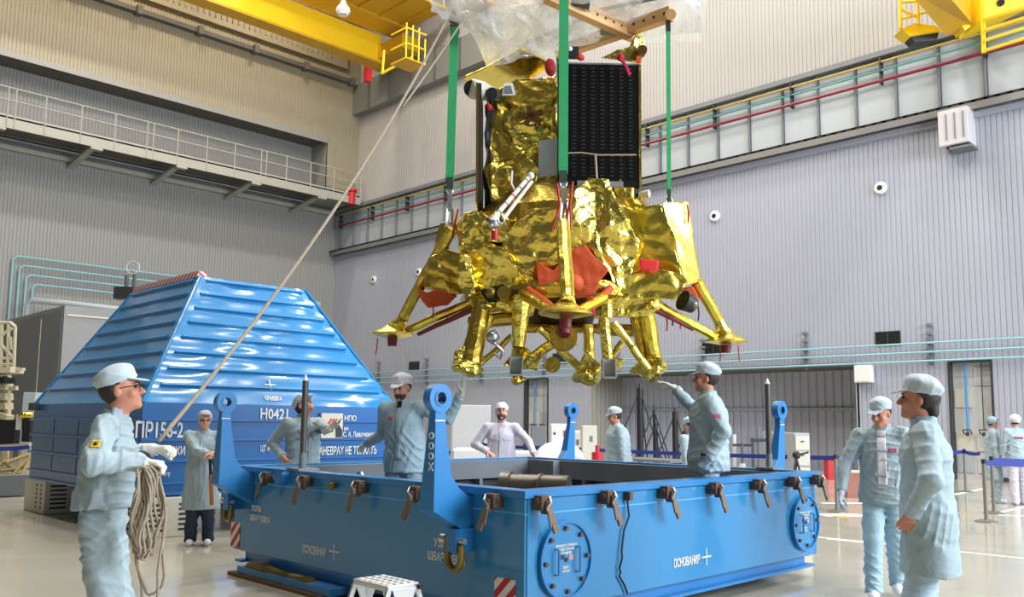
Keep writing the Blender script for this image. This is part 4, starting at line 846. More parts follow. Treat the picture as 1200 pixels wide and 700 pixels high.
# ------------------------------------------------------------------ lifting frame, slings, film
sf = thing('lifting_spreader', L(690,40,.4), 'orange-beige steel lifting beams above the lander', 'spreader')
def fbeam(a, b, w=.14):
    a = at(*a); b = at(*b); o = M().bar(a, b, .10, w).build('beam', BIRCH, sf, bevel=.006); d = (b-a); n = int(d.length/.11); x = d.cross(UV).normalized()
    for i in range(n):
        c = a+d*((i+.5)/n); M().cyl(c-x*.056, c+x*.056, .014, n=8).build('bolt_hole', BLACK, o)
    return o
fbeam((787,16,8.8),(654,62,9.65)); fbeam((738,38,9.15),(640,-6,8.4)); fbeam((530,22,8.8),(575,-4,8.45)); fbeam((722,34,9.25),(745,43,9.5),.12)
M().cyl(at(786,17,8.72), at(786,17,8.9),   .055, n=14).build('end_boss', BIRCH, sf); M().cyl(at(656,61,9.55), at(656,61,9.8), .06, n=14).build('end_boss', BIRCH, sf)
M().cyl(at(533,20,8.7), at(533,20,8.9), .07, n=14).build('end_boss', BROWN, sf)
M().obox(at(714,33,9.05), RV, FV, UV, .09,.06,.05).build('clamp_plate', GREY, sf)
M().obox(at(680,0,8.6), RV, FV, UV, .09,.06,.08).build('clamp_block', GREYD, sf)
for a, b in (((545,16,8.8),(572,0,8.6)),((618,50,9.3),(688,20,8.9)),((702,12,8.9),(815,-12,8.5))): M().bar(at(*a), at(*b), .03,.03).build('film_batten', GREY, sf)
def sling(x0, y0, x1, y1, D0, D1, w, lab):
    t = thing('lifting_sling', at(x1,y1,D1), lab, 'sling', 'green slings carrying the lander')
    M().bar(at(x0,y0,D0), at(x1,y1-10,D1), w, .02, FV).build('webbing', SLING, t)
    M().bar(at(x0,y0-4,D0), at(x0,y0+16,D0), w*1.1, .035, FV).build('sleeve', BLACK, t); M().bar(at(x1,y1-14,D1), at(x1,y1,D1), w*.8, .035, FV).build('end_sleeve', mat('sleeve_olive', srgb(45,60,50),.7) if 'sleeve_olive' not in MATS else MATS['sleeve_olive'], t)
    M().tube([at(x1,y1,D1)+RV*.03*math.cos(a)+UV*.05*math.sin(a) for a in [i*2*PI/10 for i in range(10)]], .01, 6, closed=True).build('link', STEEL, t)
sling(533,24,527,222,8.8,8.6,.085,'leftmost green webbing sling of the lander'); sling(661,-40,660,214,7.7,7.88,.085,'nearest green webbing sling, crossing in front of the solar panel'); sling(783,22,784,236,8.8,8.7,.04,'rightmost green webbing sling of the lander')
t = thing('lifting_sling', L(655,120,.9), 'far green sling hidden behind the golden tower', 'sling', 'green slings carrying the lander'); M().bar(at(655,64,9.7), at(656,240,9.7), .06,.02,FV).build('webbing', SLING, t)
# crumpled film draped over the frame
def film(c4, nu, nv, nm, amp, seed, sag=0, parent=None):
    rs = np.random.RandomState(seed); c4 = [np.array(at(*c)) for c in c4]; P = []
    for j in range(nv+1):
        for i in range(nu+1):
            u = i/nu; v = j/nv; P.append((c4[0]*(1-u)+c4[1]*u)*(1-v)+(c4[3]*(1-u)+c4[2]*u)*v-np.array([0,0,sag*math.sin(PI*u)*math.sin(PI*v)]))
    P = crumple(np.array(P)+seed*3.1, amp)-seed*3.1+rs.randn(len(P),3)*.001
    fs = [(j*(nu+1)+i, j*(nu+1)+i+1, (j+1)*(nu+1)+i+1, (j+1)*(nu+1)+i) for j in range(nv) for i in range(nu)]
    return M().add([tuple(p) for p in P], fs).build(nm, FILM, parent, smooth=24)
ft = film([(502,-20,8.2),(640,-40,8.0),(655,66,9.3),(575,72,8.9)], 60, 40, 'plastic_film', .22, 1, .05)
tag(ft, 'crumpled clear plastic sheet draped over the lifting frame', 'plastic sheet')
for k, (c4, a_) in enumerate((([(530,-25,8.8),(700,-25,8.8),(690,52,9.8),(572,80,9.8)],.10), ([(690,-25,8.8),(832,-25,8.9),(822,48,9.7),(680,56,9.8)],.07), ([(498,-10,8.1),(560,-20,8.2),(590,60,8.8),(505,18,8.4)],.22), ([(620,-30,8.1),(760,-30,8.3),(740,40,9.2),(650,60,9.4)],.2), ([(735,-30,8.4),(818,-20,8.8),(822,40,9.0),(740,45,9.3)],.14), ([(548,20,8.6),(660,-5,8.3),(690,40,9.3),(600,76,9.1)],.25))):
    c_ = film(c4, 44, 30, 'film_fold', a_, k+2, .03, None); c_.parent = ft; c_.location = c_.location-ft.location
# ------------------------------------------------------------------ people (one continuous surface per body, grown from a distance field)
class Field:
    def __init__(s, lo, hi, h):
        s.lo = np.array(lo, np.float32); s.h = h; n = np.ceil((np.array(hi)-np.array(lo))/h).astype(int)+1; s.n = n
        s.F = np.full(n, .2, np.float32); s.ax = [s.lo[i]+h*np.arange(n[i], dtype=np.float32) for i in range(3)]
    def sub(s, lo, hi):
        a = np.clip(np.floor((np.array(lo)-s.lo)/s.h).astype(int), 0, s.n-1); b = np.clip(np.ceil((np.array(hi)-s.lo)/s.h).astype(int)+1, 1, s.n)
        sl = tuple(slice(a[i], max(b[i], a[i]+1)) for i in range(3))
        return sl, s.ax[0][sl[0]][:,None,None], s.ax[1][sl[1]][None,:,None], s.ax[2][sl[2]][None,None,:]
    def mix(s, sl, d, k, neg=False):
        f = s.F[sl]
        if neg: s.F[sl] = np.maximum(f, -d); return
        if k <= 0: s.F[sl] = np.minimum(f, d); return
        hh = np.maximum(k-np.abs(f-d), 0)/k; s.F[sl] = np.minimum(f, d)-hh*hh*k*.25
    def cone(s, a, b, ra, rb, k=.02, side=None, sq=1.0, cut=None):      # tapered limb; side/sq widens it along one axis
        a = np.array(a, np.float32); b = np.array(b, np.float32); R = max(ra, rb)*max(1, sq)+k+.02
        sl, X, Y, Z = s.sub(np.minimum(a,b)-R, np.maximum(a,b)+R)
        px, py, pz = X-a[0], Y-a[1], Z-a[2]; v = b-a
        if side is not None:
            sd = np.array(side, np.float32); sd /= np.linalg.norm(sd); q = (1-1/sq); t = (px*sd[0]+py*sd[1]+pz*sd[2])*q
            px, py, pz = px-t*sd[0], py-t*sd[1], pz-t*sd[2]; v = v-(v@sd)*q*sd
        L2 = max(float(v@v), 1e-9); t = np.clip((px*v[0]+py*v[1]+pz*v[2])/L2, 0, 1)
        d = np.sqrt((px-t*v[0])**2+(py-t*v[1])**2+(pz-t*v[2])**2)-(ra+(rb-ra)*t)
        if cut is not None:
            c, nrm = cut; d = np.maximum(d, (X-c[0])*nrm[0]+(Y-c[1])*nrm[1]+(Z-c[2])*nrm[2])
        s.mix(sl, d, k)
    def ell(s, c, r, R=None, k=.02, neg=False, cuts=()):                 # ellipsoid with axes = rows of R
        c = np.array(c, np.float32); r = np.array(r, np.float32); R = np.eye(3) if R is None else np.array(R); m = float(r.max())+k+.02
        sl, X, Y, Z = s.sub(c-m, c+m); px, py, pz = X-c[0], Y-c[1], Z-c[2]
        q = [(px*R[i][0]+py*R[i][1]+pz*R[i][2]) for i in range(3)]
        l0 = np.sqrt(sum((q[i]/r[i])**2 for i in range(3))); l1 = np.sqrt(sum((q[i]/r[i]**2)**2 for i in range(3)))+1e-6
        d = l0*(l0-1)/l1
        for o, nrm in cuts: d = np.maximum(d, (X-o[0])*nrm[0]+(Y-o[1])*nrm[1]+(Z-o[2])*nrm[2])
        s.mix(sl, d, k, neg)
    def plane(s, o, nrm): s.F = np.maximum(s.F, ((s.ax[0]-o[0])*nrm[0])[:,None,None]+((s.ax[1]-o[1])*nrm[1])[None,:,None]+((s.ax[2]-o[2])*nrm[2])[None,None,:])
    def wrinkle(s, amp, seed, stretch=(1,1,1), f=1.0):
        idx = np.nonzero(np.abs(s.F) < .035); P = np.stack([s.ax[i][idx[i]]*stretch[i] for i in range(3)], 1)*f; rs = np.random.RandomState(seed); w = 0
        for k in range(9):
            d = rs.randn(3)*np.array([1,1,1.3]); d /= np.linalg.norm(d); fr = 11*1.22**k; e = rs.randn(3)*5; g = rs.randn(3)*5
            r_ = np.exp(-(np.sin(P@d*fr+1.8*np.sin(P@e+k)+k)/.42)**2); w = w+r_*np.clip(np.sin(P@g+2*k)*1.6, 0, 1)
        s.F[idx] -= (amp*(w*.9-.9)).astype(np.float32)
    def nets(s):
        F = s.F; F[0],F[-1],F[:,0],F[:,-1],F[:,:,0],F[:,:,-1] = (.1,)*6
        I = F < 0; c = np.zeros(tuple(np.array(F.shape)-1), np.int8)
        for dx in (0,1):
            for dy in (0,1):
                for dz in (0,1): c += I[dx:I.shape[0]-1+dx, dy:I.shape[1]-1+dy, dz:I.shape[2]-1+dz]
        idx = np.argwhere((c > 0) & (c < 8)); N = len(idx); idm = np.full(c.shape, -1, np.int32); idm[tuple(idx.T)] = np.arange(N)
        cor = [(i,j,k) for i in (0,1) for j in (0,1) for k in (0,1)]; V = {q: F[idx[:,0]+q[0], idx[:,1]+q[1], idx[:,2]+q[2]] for q in cor}
        acc = np.zeros((N,3)); cnt = np.zeros(N)
        for a in cor:
            for ax in range(3):
                if a[ax]: continue
                b = list(a); b[ax] = 1; b = tuple(b); va, vb = V[a], V[b]; m = (va < 0) != (vb < 0)
                t = np.where(m, va/np.where(m, va-vb, 1), 0); p = np.tile(np.array(a, float), (N,1)); p[:,ax] += t
                acc += p*m[:,None]; cnt += m
        P = s.lo+(idx+acc/cnt[:,None])*s.h; Q = []
        for ax in range(3):
            A = np.moveaxis(I, ax, 0); ch = np.argwhere(A[:-1] != A[1:]); 
            g = np.empty_like(ch); o = [x for x in range(3) if x != ax]; g[:,ax] = ch[:,0]; g[:,o[0]] = ch[:,1]; g[:,o[1]] = ch[:,2]
            q = []
            for d0, d1 in ((-1,-1),(0,-1),(0,0),(-1,0)):
                e = g.copy(); e[:,o[0]] += d0; e[:,o[1]] += d1; q.append(idm[tuple(e.T)])
            q = np.stack(q, 1); fl_ = I[tuple(g.T)] == (ax == 1); q[fl_] = q[fl_][:,::-1]; Q.append(q)
        return P.astype(np.float32), np.concatenate(Q)
def npmesh(name, parts, mt, parent, o0=(0,0,0)):
    V = []; Q = []; b = 0
    for P, q in parts: V.append(P); Q.append(q+b); b += len(P)
    V = np.concatenate(V); Q = np.concatenate(Q); me = bpy.data.meshes.new(name); me.vertices.add(len(V)); me.vertices.foreach_set('co', V.astype(np.float32).ravel())
    me.loops.add(len(Q)*4); me.loops.foreach_set('vertex_index', Q.astype(np.int32).ravel()); me.polygons.add(len(Q)); me.polygons.foreach_set('loop_start', np.arange(0, len(Q)*4, 4, dtype=np.int32))
    me.update(calc_edges=True); me.validate(); me.materials.append(mt); me.shade_smooth()
    o = bpy.data.objects.new(name, me); COL.objects.link(o); o['_o'] = tuple(o0)
    if parent is not None: o.parent = parent
    return o
def cloth(name, c, bump=.5): return mat(name, c, .62, 0, .05, 6, bump, 28, .4)
CL1 = cloth('pale_blue_clean_suit', srgb(152,168,174)); CL2 = cloth('white_lilac_clean_suit', srgb(205,200,212)); CL3 = cloth('grey_blue_trousers', srgb(140,160,168)); CAPM = cloth('cap_cloth', srgb(180,193,199), .2); CAPW = cloth('white_cap_cloth', srgb(222,222,230), .2)
CL4 = cloth('light_blue_suit', srgb(160,178,186)); JEANS = cloth('dark_jeans', srgb(38,50,72)); GLOVE = cloth('white_cotton_glove', srgb(215,212,200)); GLG = cloth('grey_glove', srgb(170,180,190)); SHOE = cloth('white_shoe', srgb(225,225,232), .1)
SKIN = mat('skin_light', srgb(212,160,138), .5, 0, .06, 9, .1, 60, .3); SKIN2 = mat('skin_tanned', srgb(192,132,108), .5, 0, .08, 9, .1, 60, .3)
HAIRD = mat('dark_hair', srgb(38,28,24), .6, 0, .3, 60, .5, 150); BEARD = mat('brown_beard', srgb(78,54,44), .7, 0, .3, 60, .5, 150); HAIRR = mat('auburn_hair', srgb(165,95,55), .6, 0, .3, 60, .5, 150); EYEM = mat('eye_dark', (.02,.015,.012), .2); SHIRT = cloth('white_shirt', srgb(225,218,225))
BADY = mat('yellow_badge', srgb(225,190,50), .5); BADR = mat('red_white_badge', srgb(200,90,100), .5, 0, .5, 60); LOGO = mat('burgundy_mark', srgb(140,45,85), .6)
def nrm(v): v = np.array(v, float); return v/max(np.linalg.norm(v), 1e-9)
def ik(a, b, la, lb, hint):
    a = np.array(a, float); b = np.array(b, float); d = b-a; D = np.linalg.norm(d)
    if D > (la+lb)*.999: b = a+d/D*(la+lb)*.999; D = (la+lb)*.999
    u = nrm(d); x = (la*la-lb*lb+D*D)/(2*D); hh = math.sqrt(max(la*la-x*x, 0)); h = np.array(hint, float); h -= u*(h@u); return a+u*x+nrm(h)*hh, b
def hand_field(w, d, palm, sgn, curl, s=1.0, thick=1.0, vox=.0045):
    # w wrist, d direction of the fingers, palm normal, sgn side of the thumb
    d = nrm(d); palm = nrm(np.array(palm, float)-d*np.dot(palm, d)); x = np.cross(d, palm)*sgn; w = np.array(w, float)
    f = Field(w-.22, w+.22, vox)
    f.cone(w-d*.05, w+d*.015, .027*s*thick, .026*s*thick, .01, x, 1.2)
    for i, (o, L_, r) in enumerate(((.031,.072,.0085),(.0105,.082,.009),(-.0105,.077,.0087),(-.030,.062,.0078))):
        kn = w+(d*.092+x*o*1.0)*s; f.cone(w+(d*.012+x*o*.6)*s, kn, .014*s*thick, .0125*s*thick, .012)
        dd = nrm(d+x*o*2.4); p = kn; ang = 0
        for j, q in enumerate((.45,.32,.27)):
            ang += curl*(.5+.45*j)*(1+.12*i); e = nrm(dd*math.cos(ang)+palm*math.sin(ang)); n_ = p+e*L_*q*s; f.cone(p, n_, r*s*thick*(1-.08*j), r*s*thick*(.94-.08*j), .003); p = n_
    t0 = w+(d*.025+x*.022)*s; t1 = t0+nrm(d*.6+x*.75+palm*.35*(1+curl))*.042*s; t2 = t1+nrm(d*.85+x*.35+palm*.45*(1+curl*.6))*.034*s; t3 = t2+nrm(d*.95+x*.1+palm*.5*(1+curl*.6))*.026*s
    f.cone(t0, t1, .015*s*thick, .0125*s*thick, .01); f.cone(t1, t2, .0115*s*thick, .0105*s*thick, .004); f.cone(t2, t3, .0105*s*thick, .0085*s*thick, .003)
    return f.nets()
def person(pos, face, H, lab, look=(0,0), lean=(0,0), lh=None, rh=None, lg=None, rg=None, hem=.80, suit=CL1, trou=CL3, cap='cap', capm=CAPM, skin=SKIN, hair=HAIRD, feet=None, beard=False, glasses=False, vox=.0085, curl=(.5,.5), build=1.0, elb=None, seed=1, shirt=False, handdir=(None,None), shoe=SHOE, squat=0, longhair=False, z0=0, grp=None, wr=.0065):
    # everything below in the person's own frame: x right, y forward, z up
    k_ = H/1.75; face = Vector((face[0],face[1],0)).normalized(); rot = math.atan2(face.y, face.x)-PI/2
    S_ = lambda *v: np.array(v, float)*k_
    pel = S_(0,0,.93-squat); ln = np.array([lean[0], lean[1], 1.]); ln = nrm(ln)
    chest = pel+ln*.36*k_; nk = pel+ln*.54*k_; side = nrm(np.cross([0,1,0], ln)) if True else 0
    side = nrm(np.array([1,0,0])-ln*ln[0]); shR = pel+ln*.485*k_+side*.175*k_*build; shL = pel+ln*.485*k_-side*.175*k_*build
    hd = nk+(ln*.05+np.array([0,.02,0]))*k_+np.array([0,.01,.09])*k_
    yaw, pit = look; cy_, sy_ = math.cos(yaw), math.sin(yaw); cp_, sp_ = math.cos(pit), math.sin(pit)
    fwd = np.array([sy_*cp_, cy_*cp_, sp_]); rgt = np.array([cy_, -sy_, 0.]); upv = np.cross(rgt, fwd); HR = np.array([rgt, fwd, upv])
    hs = .93*k_; hp = lambda x, y, z: hd+(rgt*x+fwd*y+upv*z)*hs
    rh = S_(.24,.05,.80) if rh is None else np.array(rh, float); lh = S_(-.24,.05,.80) if lh is None else np.array(lh, float)
    eR, rh = ik(shR, rh, .29*k_, .265*k_, (elb or ((.5,-1,-.3),(-.5,-1,-.3)))[0]); eL, lh = ik(shL, lh, .29*k_, .265*k_, (elb or ((.5,-1,-.3),(-.5,-1,-.3)))[1])
    feet = feet or ((.11,.02),(-.11,.0)); fR = np.array([feet[0][0]*k_,feet[0][1]*k_, (feet[0][2] if len(feet[0])>2 else 0)+.085*k_]); fL = np.array([feet[1][0]*k_,feet[1][1]*k_,(feet[1][2] if len(feet[1])>2 else 0)+.085*k_])
    hR = pel+S_(.085,0,-.03); hL = pel+S_(-.085,0,-.03); kR, fR = ik(hR, fR, .412*k_, .41*k_, (0,1,0)); kL, fL = ik(hL, fL, .412*k_, .41*k_, (0,1,0))
    allp = np.array([pel,nk,shR,shL,eR,eL,rh,lh,kR,kL,fR,fL,hd]); lo = allp.min(0)-.22; hi = allp.max(0)+.22; lo[2] = -.03
    # body
    f = Field(lo, hi, max(.006, vox*.8))
    f.cone(pel, chest, .10*k_, .10*k_, .03, side, 1.3); f.cone(shR, shL, .05*k_, .05*k_, .04)
    f.cone(nk-ln*.03, hp(0,-.015,-.06), .058*k_, .052*k_, .02)
    for a, b, c in ((shR,eR,rh),(shL,eL,lh)): f.cone(a, b, .045*k_, .037*k_, .02); f.cone(b, c, .037*k_, .025*k_, .01)
    for a, b, c in ((hR,kR,fR),(hL,kL,fL)): f.cone(a, b, .07*k_, .05*k_, .03); f.cone(b, c, .048*k_, .035*k_, .01); f.cone(c-S_(0,.03,.03), c+S_(0,.1,-.045), .03*k_, .028*k_, .01)
    f.ell(hp(0,-.012,.035), S_(.077,.097,.10)*.93, HR, .02); f.ell(hp(0,.022,-.045), S_(.060,.070,.080)*.93, HR, .025)
    f.ell(hp(0,.072,-.098), S_(.024,.022,.02)*.93, HR, .02); f.cone(hp(-.034,.078,.032), hp(.034,.078,.032), .013*hs, .013*hs, .012)
    f.cone(hp(0,.088,.012), hp(0,.112,-.026), .009*hs, .014*hs, .008); f.cone(hp(-.013,.098,-.03), hp(.013,.098,-.03), .009*hs, .009*hs, .006)
    f.cone(hp(-.02,.084,-.064), hp(.02,.084,-.064), .009*hs, .009*hs, .006); f.cone(hp(-.016,.083,-.074), hp(.016,.083,-.074), .008*hs, .008*hs, .004)
    for q in (-1, 1):
        f.ell(hp(.076*q,-.012,-.005), S_(.012,.020,.032)*.93, HR, .006); f.ell(hp(.042*q,.062,-.03), S_(.022,.022,.024)*.93, HR, .02)
        f.ell(hp(.032*q,.096,.010), S_(.015,.012,.009)*.93, HR, 0, True)
    parts = [f.nets()]
    hds = []
    for w_, e_, g_, sg, cu, hdr in ((rh,eR,rg,-1,curl[0],handdir[0]),(lh,eL,lg,1,curl[1],handdir[1])):
        d = nrm(w_-e_) if hdr is None else nrm(hdr); inn = np.array([-1. if sg < 0 else 1., 0, 0]) if abs(d[2]) > .5 else np.array([0,0,-1.])
        m_ = hand_field(w_, d, inn, -1 if sg < 0 else 1, cu, k_, 1.12 if g_ else 1.0, .0045 if vox < .011 else .007)
        if g_ is None: parts.append(m_)
        else: hds.append((m_, g_))
    body = npmesh('person', parts, skin, None); body.location = (pos[0],pos[1],z0); body.rotation_euler.z = rot; tag(body, lab, 'person', grp)
    for m_, g_ in hds: npmesh('glove', [m_], g_, body)
    # jacket or coat
    hm = hem*k_; f = Field(lo, hi, vox); b = build
    f.cone(pel+np.array([0,0,.0]), chest, .135*k_*b, .132*k_*b, .05, side, 1.38)
    f.cone(shR*.96+shL*.04, shL*.96+shR*.04, .066*k_, .066*k_, .06); f.cone(chest, nk-ln*.05*k_, .11*k_*b, .075*k_, .05, side, 1.2)
    lowc = np.array([pel[0]*.6, pel[1]*.6, hm-.1]); f.cone(lowc, pel, (.15+.05*max(0,.85-hem))*k_*b, .14*k_*b, .05, side, 1.32)
    f.cone(nk-ln*.04*k_, nk+ln*.03*k_+(hd-nk)*.12, .078*k_, .066*k_, .012, cut=(nk+ln*.045*k_, ln))
    f.plane((0,0,hm), (0,0,-1))
    for a, e, w_ in ((shR,eR,rh),(shL,eL,lh)):
        f.cone(a, e, .069*k_, .06*k_, .03); dd = nrm(w_-e); f.cone(e, w_+dd*.01, .06*k_, .046*k_, .014, cut=(w_-dd*.005, dd)); f.cone(w_-dd*.045, w_-dd*.02, .047*k_, .047*k_, .006, cut=(w_-dd*.008, dd))
    f.wrinkle(wr, seed, (1,1,1.0) if hem > .6 else (1.5,1.5,.5))
    jk = npmesh('coat' if hem < .7 else 'jacket', [f.nets()], suit, body)
    # trousers
    f = Field((lo[0],lo[1],0), (hi[0],hi[1],pel[2]+.2), vox)
    f.cone(pel, pel+ln*.06, .118*k_*b, .115*k_*b, .03, side, 1.25)
    for a, c, e in ((hR,kR,fR),(hL,kL,fL)): f.cone(a, c, .098*k_, .084*k_, .035); f.cone(c, e-np.array([0,0,.03]), .084*k_, .074*k_, .02, cut=(e-np.array([0,0,.035]), nrm(e-c)))
    f.wrinkle(wr, seed+5, (1,1,1.3)); f.plane((0,0,.03), (0,0,-1)); npmesh('trousers', [f.nets()], trou, body)
    for e in (fR, fL):
        bz = e[2]-.085*k_; f = Field(e-.22, e+.22, .007); f.cone((e[0],e[1]-.035,bz+.048), (e[0],e[1]+.135*k_,bz+.036), .046*k_, .043*k_, .01); f.cone((e[0],e[1]-.02,bz+.09), (e[0],e[1]+.02,bz+.06), .045*k_, .045*k_, .02, cut=((0,0,bz+.1),(0,0,1))); f.plane((0,0,bz+.002), (0,0,-1)); npmesh('shoe', [f.nets()], shoe, body)
    # head details
    hv = .006 if vox < .011 else .009
    if cap:
        f = Field(hd-.24, hd+.24, hv); tp = .55
        if cap == 'cap':
            CR = nrmR(rgt, fwd, .26); f.ell(hp(0,-.020,.068), S_(.087,.104,.088), CR, .01, cuts=((hp(0,0,.044), -CR[2]),)); f.ell(hp(0,-.034,.098), S_(.091,.108,.046), CR, .02)
            f.ell(hp(0,-.014,.052), S_(.083,.102,.03), CR, .008, cuts=((hp(0,0,.036), -CR[2]),))
            vf = nrm(fwd-upv*.28); VR = np.array([rgt, vf, np.cross(rgt, vf)]); f.ell(hp(0,.088,.050), S_(.070,.074,.0085), VR, .006, cuts=((hp(0,.06,0), -fwd),))
        else:
            f.ell(hp(0,-.03,.05), S_(.098,.115,.10), HR, .01, cuts=((hp(0,.055,.03), nrm(fwd*.9-upv*.55)),))
        f.wrinkle(.0035, seed+9); npmesh('cap', [f.nets()], capm, body)
    f = Field(hd-.24, hd+.24, hv)
    f.ell(hp(0,-.022,.025), S_(.083,.100,.095), HR, .01, cuts=((hp(0,.010 if cap != 'bonnet' else .085,.03), nrm(fwd-upv*.25)), (hp(0,-.02,-.075 if longhair else -.045), nrm(-upv+fwd*.3))))
    if longhair: f.ell(hp(0,-.085,-.06), S_(.05,.035,.05), HR, .02)
    if cap == 'bonnet': f.ell(hp(0,.06,.085), S_(.06,.04,.022), HR, .01)
    for q in (-1,1): f.ell(hp(.085*q,.0,-.012), S_(.034,.032,.045), HR, 0, True)
    npmesh('hair', [f.nets()], hair, body)
    if beard:
        f = Field(hd-.24, hd+.24, hv); f.ell(hp(0,.026,-.062), S_(.063,.070,.066), HR, .01, cuts=((hp(0,0,-.062), nrm(upv-fwd*.15)), (hp(0,.01,0), nrm(-fwd-upv*.3)))); npmesh('beard', [f.nets()], BEARD, body)
    m = M()
    for q in (-1,1): e = M().ball(hp(.031*q,.083,.010), .0105*hs, n=10); e.build('eye', EYEM, body_ref(body), smooth=1); M().tube([hp(.018*q,.094,.030), hp(.034*q,.093,.035), hp(.05*q,.083,.028)], .0035*hs, 5).build('eyebrow', hair, body_ref(body))
    if glasses:
        m = M()
        for q in (-1,1):
            m.tube([hp(.033*q+.019*math.cos(a), .105, .010+.014*math.sin(a)) for a in [i*PI/6 for i in range(12)]], .0022, 5, closed=True); m.tube([hp(.052*q,.102,.012), hp(.078*q,.03,.014), hp(.08*q,-.01,.006)], .0022, 5)
        m.tube([hp(-.014,.106,.012), hp(.014,.106,.012)], .002, 5).build('glasses', BLACK, body_ref(body))
    if shirt:
        stick(body, jk, nk+np.array([0,.0,-.03]), np.array([0,1,0]), .07, .05, SHIRT, 'shirt_collar'); stick(body, jk, pel+ln*.25*k_, np.array([0,1,0]), .075, .44, SHIRT, 'shirt')
    J = dict(pel=pel, chest=chest, nk=nk, shR=shR, shL=shL, eR=eR, eL=eL, rh=rh, lh=lh, ln=ln, side=side, k=k_, hd=hd)
    return body, jk, J
def body_ref(b): return b
from mathutils.bvhtree import BVHTree
def stick(body, jk, c, n, w, h, mt, name, up=(0,0,1), off=.004, nx=8, ny=10, reach=.35):
    # a flat piece laid on the cloth: projected on the garment round point c, seen from direction n
    if '_bvh' not in stick.__dict__: stick._bvh = {}
    key = jk.name
    if key not in stick._bvh:
        me = jk.data; stick._bvh[key] = BVHTree.FromPolygons([v.co.copy() for v in me.vertices], [tuple(p.vertices) for p in me.polygons])
    T_ = stick._bvh[key]; n = Vector(n).normalized(); up = Vector(up); x = up.cross(n).normalized(); u = n.cross(x); vs = []
    c = Vector(c)
    for j in range(ny+1):
        for i in range(nx+1):
            p = c+x*(i/nx-.5)*w+u*(j/ny-.5)*h; hit = T_.ray_cast(p+n*reach, -n)
            vs.append((hit[0] if hit[0] else p+n*.12)+n*off)
    m = M().add(vs, [(j*(nx+1)+i, j*(nx+1)+i+1, (j+1)*(nx+1)+i+1, (j+1)*(nx+1)+i) for j in range(ny) for i in range(nx)])
    o = m.build(name, mt, body, smooth=1); s_ = o.modifiers.new('thickness', 'SOLIDIFY'); s_.thickness = .002; return o
def nrmR(rgt, fwd, t):
    rgt = np.array(rgt); fwd = np.array(fwd); up = np.cross(rgt, fwd); f2 = fwd*math.cos(t)+up*math.sin(t); return np.array([rgt, f2, np.cross(rgt, f2)])
def gp(px, D): v = at(px, 480, D); return (v.x, v.y)
def loc(pos, face, H, p, z0=0):                      # world point -> the person's own frame
    face = Vector((face[0],face[1],0)).normalized(); r = Vector((face.y,-face.x,0)); d = Vector(p)-Vector((pos[0],pos[1],z0)); return (d.dot(r), d.dot(face), d.z)
def fv(a, b): v = RV*a+FV*b; return (v.x, v.y)
def badges(b, jk, J, col=BADR, pocket=True, placket=True, suit=CL1):
    k = J['k']; c = J['chest']; n = (0,1,0)
    if placket: stick(b, jk, J['pel']+J['ln']*.24*k, n, .045, .5*k, suit, 'placket', off=.006)
    if pocket:
        for q in (-1,1): stick(b, jk, c+J['side']*.085*q*k-J['ln']*.03*k, n, .11, .03, suit, 'pocket_flap', off=.007)
    if col: stick(b, jk, c+J['side']*.08*k+J['ln']*.03*k, n, .075, .03, col, 'badge', off=.006)

# 1 the man with the rope, left foreground
F1 = fv(.96,.22); P1 = gp(128, 4.75); ru = at(184,521,4.75); rl = at(179,546,4.5)
w1 = loc(P1, F1, 1.8, at(176,526,4.85)); w2 = loc(P1, F1, 1.8, at(166,541,4.55))
b, jk, J = person(P1, F1, 1.79, 'man in pale blue suit and cap holding the rope, standing at the far left', look=(.05,.22), lh=w1, rh=w2, lg=GLOVE, rg=GLOVE, hem=1.0, trou=cloth('silvery_trousers', srgb(158,174,180)), lean=(0,.05), skin=SKIN2, glasses=True, curl=(1.0,1.0), elb=((1,-.25,-.5),(-.3,-1,-.8)), seed=2, vox=.0075, handdir=(loc((0,0),F1,1,RV*.9+UV*-.1),loc((0,0),F1,1,RV*1+UV*.05)), feet=((.08,.02),(-.10,.06)), wr=.008, build=1.0)
n_ = (1,0,0); stick(b, jk, (J['shR']*.55+J['eR']*.45), n_, .05,.035, BADY, 'badge', off=.005); stick(b, jk, (J['shR']*.55+J['eR']*.45), n_, .018,.015, BLACK, 'badge_mark', off=.009)
M().tube([Vector(J['rh'])+Vector(nrm(J['rh']-J['eR']))*-.0+Vector((0,.045*math.cos(a),.045*math.sin(a))) for a in [i*PI/8 for i in range(16)]], .012, 6, closed=True).build('wristband', BLACK, b, smooth=1)
R1H = (P1, F1)
# 2 the woman
F2 = fv(.22,-1); P2 = gp(241, 10.55)
b, jk, J = person(P2, F2, 1.60, 'woman in long pale blue coat and bonnet with dark jeans beside the blue cover', look=(-.25,-.05), lh=loc(P2,F2,1.6,at(250,531,10.2)), rh=loc(P2,F2,1.6,at(246,533,10.2)), hem=.46, suit=CL4, trou=JEANS, cap='bonnet', capm=CL4, hair=HAIRR, glasses=True, curl=(.7,.7), build=1.12, seed=3, vox=.0105, handdir=((-.8,.3,-.3),(.8,.3,-.3)), longhair=True, elb=((1,-.6,-.6),(-1,-.6,-.6)))
badges(b, jk, J, None, True, True, CL4); stick(b, jk, J['shR']*.6+J['eR']*.4, (.7,.7,0), .05,.05, BADY, 'badge')
t = thing('shoulder_bag', Vector(at(247,600,10.0)), 'slim orange-brown and black bag hanging from the hands of the woman in the long coat', 'bag')
M().bar(at(246,538,10.02), at(247,562,10.0), .03,.03).build('handle', BLACK, t); M().bar(at(247,556,10.0), at(248,592,9.98), .045,.03).build('bag_body', mat('orange_brown_leather', srgb(190,110,45),.5), t)
